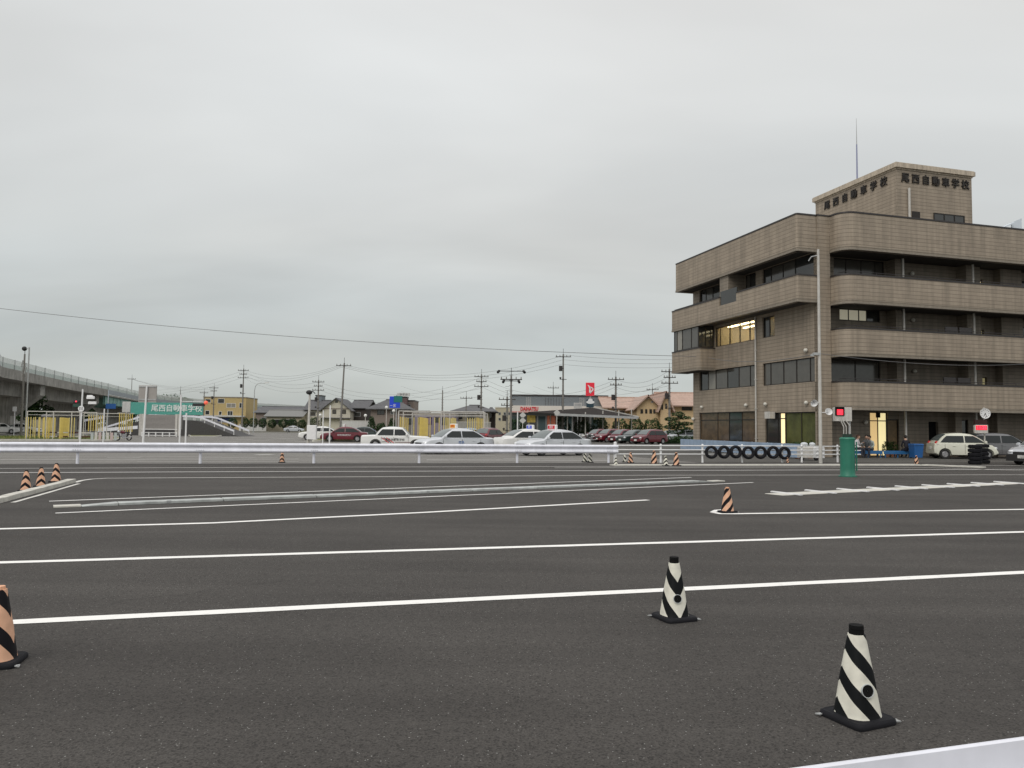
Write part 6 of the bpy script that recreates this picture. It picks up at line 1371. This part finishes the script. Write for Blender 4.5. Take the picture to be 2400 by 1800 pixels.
xm=at(923,940,D).x-b.x; mb=MB(); mb.bbox(xm,x1+.35,-.09,-.063,zz(930,943,D),zz(930,928,D),.02); mb.build('green_panel',mat('sign_green_dark',(.01,.16,.14),.5),t); text_obj('lettering','一宮',.5,.004,M_white,p_,Matrix.Translation((x0+.55,-.07,zz(920,951,D)))@UPR)
mb=MB(); mb.cyl((0,.1,0),(0,.1,zz(928,926,D)),.09,n=8); mb.build('post',M_steel,t)
D=120; b=gx(246,D); t=thing('road_sign','small blue direction sign under the teal bridge girder','sign',b); x0,x1=0,at(272,950,D).x-b.x; mb=MB(); mb.bbox(x0,x1,-.05,0,zz(258,958,D),zz(258,946,D),.03); mb.build('panel',mat('sign_blue_dull',(.02,.10,.32),.5),t); mb=MB(); mb.cyl((.3,.1,0),(.3,.1,zz(252,915,D)),.08,n=8); mb.build('post',mat('pale_blue_post',(.4,.45,.5),.5),t)
# utility poles
def utility(px,D,ptop,label,arms=2,lean=0.0,transf=True,lamps=0,r=.17,group='concrete utility poles along the streets'):
    b=gx(px,D); h=zz(px,ptop,D); t=thing('utility_pole',label,'utility pole',b,0,group); 
    mb=MB(); mb.cyl((0,0,0),(lean*h,0,h-.8),r,r*.62,9); mb.build('shaft',M_polec,t,True); mb=MB(); mb.cyl((lean*h,0,h-.85),(lean*h,0,h),.03,n=5); mb.build('tip',M_coping,t)
    for k in range(arms):
        z=h-1.2-k*.75; x=lean*z; w_=1.1 if k%2==0 else .8; mb=MB(); mb.box(x-w_,x+w_,-.22,-.14,z-.05,z+.05); a=mb.build('cross_arm',M_coping,t)
        mb=MB(); 
        for q in (-w_+.1,-w_*.45,w_*.45,w_-.1): mb.cyl((x+q,-.18,z+.05),(x+q,-.18,z+.27),.055,.04,6)
        mb.build('insulator',M_polec,a)['kind']='stuff'
    if transf:
        z=h-1.2-arms*.75-.9; mb=MB(); mb.cyl((lean*z-.38,-.1,z-.4),(lean*z-.38,-.1,z+.35),.24,n=10); mb.box(lean*z-.3,lean*z+.1,-.15,.1,z-.05,z+.05); mb.build('transformer',M_coping,t)
        z-=1.6; mb=MB(); mb.box(lean*z-.5,lean*z+.5,-.2,-.1,z-.04,z+.04); mb.sphere((lean*z-.4,-.15,z+.2),.15,8,5); mb.build('lower_arm',M_coping,t)
    mb=MB()
    for k in range(10): z=2+k*.55; mb.cyl((lean*z-r*1.5,0,z),(lean*z+r*1.5,0,z),.018,n=4)
    mb.build('step_bolt',M_coping,t)['kind']='stuff'
    if lamps:
        for k in range(lamps):
            x=(-1.25,1.25,-.75,.75)[k]; z=h-.35 if k<2 else h-1.35; mb=MB(); mb.sphere((x,-.2,z),.15,10,6,.8); mb.cyl((x,-.2,z-.05),(x*1.1,-.38,z-.15),.11,.14,8); mb.build('flood_lamp',M_trimb,t,True)
            if k%2==0: mb=MB(); mb.cyl((x,-.12,z),(-x,-.12,z),.04,n=6); mb.build('lamp_bar',M_coping,t)
    return b,h
POL={}
for key,px,D,pt,lb_,ar,ln,tf,lm in (
 ('a',567,158,855,'tall utility pole with double cross arms behind the round shrub row',3,0.0,True,0),
 ('b',797,112,838,'leaning utility pole in front of the cream gabled house',1,.035,False,0),
 ('c',744,140,880,'utility pole with side brackets left of the cream gabled house',3,0.0,True,0),
 ('d',499,190,898,'shorter utility pole before the yellow building',2,0.0,True,0),
 ('e',1127,118,865,'utility pole rising above the dark hipped roof',3,0.0,True,0),
 ('g',1319,110,817,'tallest utility pole standing in front of the grey showroom',1,0.0,True,0),
 ('h',1443,104,869,'utility pole with brackets between the showroom and orange roofs',2,0.0,True,0),
 ('i',1569,100,850,'utility pole touching the left edge of the brown building',3,0.0,True,0),
 ('j',1036,150,905,'bare leaning utility pole behind the yellow bars',0,0.0,False,0),
 ('k',305,205,878,'thin utility pole rising over the viaduct',1,0.0,False,0),
 ('l',1092,140,918,'short pole with a round lamp above the dark roof',1,0.0,False,0),
 ('m',1296,150,895,'short distant utility pole above the showroom roof',1,0.0,False,0),
 ('n',1529,140,898,'short distant utility pole above the orange roofs',1,0.0,False,0),
 ('o',1188,100,915,'short pole with meter boxes left of the showroom',2,0.0,True,0),
 ('p',476,200,910,'dark pole with a horn at the left of the yellow building',1,0.0,False,0),
 ('q',420,190,905,'thin dark pole above the dark trees',0,0.0,False,0)):
    POL[key]=utility(px,D,pt,lb_,ar,ln,tf,lm,.17 if key not in 'klmnq' else .12)
utility(1197,78,862,'dark pole carrying four round flood lamps left of the showroom',1,0.0,False,4,.14,None)
utility(50,80,812,'tall dark pole with a round lamp at the far left',0,0.0,False,0,.13,None)
b=gx(52,80); t=thing('lamp_arm_pole','slim pole with a round lamp and loudspeakers beside the tall dark pole','pole',gx(60,79)); hb_=zz(52,816,79); mb=MB(); mb.cyl((0,0,0),(0,0,hb_+.1),.07,n=8); mb.cyl((0,0,hb_),(-.6,0,hb_),.04,n=6); mb.build('shaft',M_steel,t); mb=MB(); mb.sphere((-.5,0,hb_-.05),.24,10,7); mb.build('round_lamp',M_trimb,t,True)
mb=MB()
for dx,dz in ((-.55,-2.2),(-.25,-2.3),(-.6,-1.6)): mb.cyl((dx-.12,0,hb_+dz-.35),(dx+.02,0,hb_+dz+.35),.07,n=7)
mb.build('antenna_rods',M_steel,t)
# ================================================================ WIRES
def wire(p0,p1,sag,label,r=.018,n=18,group=None,name='power_line'):
    p0=Vector(p0); p1=Vector(p1); pts=[]
    for i in range(n+1): u=i/n; q=p0.lerp(p1,u); q.z-=sag*4*u*(1-u); pts.append(q)
    mb=MB(); mb.tube(pts,r,4); o=mb.build(name,M_wire); tag(o,label,'cable',group); return o
wa=at(-260,690,62); wb_=at(1655,836,57.2)
o=wire(wa,wb_,.9,'long aerial cable crossing the whole sky down to the brown building',.018,30)
wire(at(1660,838,57),at(1913,829,37.4),.35,'cable strung along the brown facade to the slim service pole',.016)
wire(at(1925,829,37.4),at(2420,852,47),.3,'cable running right from the service pole past the balconies',.012)
def top(k,dz=0,dx=0): b,h=POL[k]; return (b.x+dx,b.y,h+dz)
WG='thin overhead wires between the utility poles'
def wl(a,b,sag,dz1,dz2,lb_,r=.015): wire(a if not isinstance(a,str) else top(a,dz1),b if not isinstance(b,str) else top(b,dz2),sag,lb_,r,14,WG)
for k in range(3):
    wl('a','b',1.6,-1.0-.7*k,-1.0-.2*k,f"{['upper','middle','lower'][k]} wire between the two tall poles left of the cream house")
    wl('b','g',2.2,-1.0-.2*k,-1.0-.6*k,f"{['upper','middle','lower'][k]} wire from the leaning pole to the tallest pole")
    wl('g',tuple(at(1800,832+7*k,80)),.6,-.9-.7*k,0,f"{['upper','middle','lower'][k]} wire from the tallest pole to behind the brown building")
    wl('e','h',2.4,-1.3-.7*k,-1.2-.5*k,f"{['upper','middle','lower'][k]} wire sagging across the grey showroom")
    wl('h','i',1.0,-1.2-.5*k,-1.0-.7*k,f"{['upper','middle','lower'][k]} wire between the two poles over the orange roofs")
    wl('c','e',2.5,-1.2-.7*k,-1.3-.7*k,f"{['upper','middle','lower'][k]} wire across the sky over the blue road sign")
    wl('a','c',1.5,-1.2-.7*k,-1.2-.7*k,f"{['upper','middle','lower'][k]} wire from the tall pole to the bracket pole")
    wl('a',tuple(at(300,915+7*k,230)),1.5,-1.2-.7*k,0,f"{['upper','middle','lower'][k]} wire leaving the tall pole over the yellow building")
    wl('d','k',1.0,-.9-.6*k,-1.2,f"{['upper','middle','lower'][k]} wire from the short pole to the viaduct pole")
for k in range(2):
    wl('e',tuple(at(940,905+12*k,190)),1.2,-3-1.2*k,0,f"{['upper','lower'][k]} low wire left of the pole above the dark roof",.016)
    wl('i',tuple(at(1250,905+12*k,190)),2,-3-1.2*k,0,f"{['upper','lower'][k]} low wire running left from the pole by the brown building",.016)
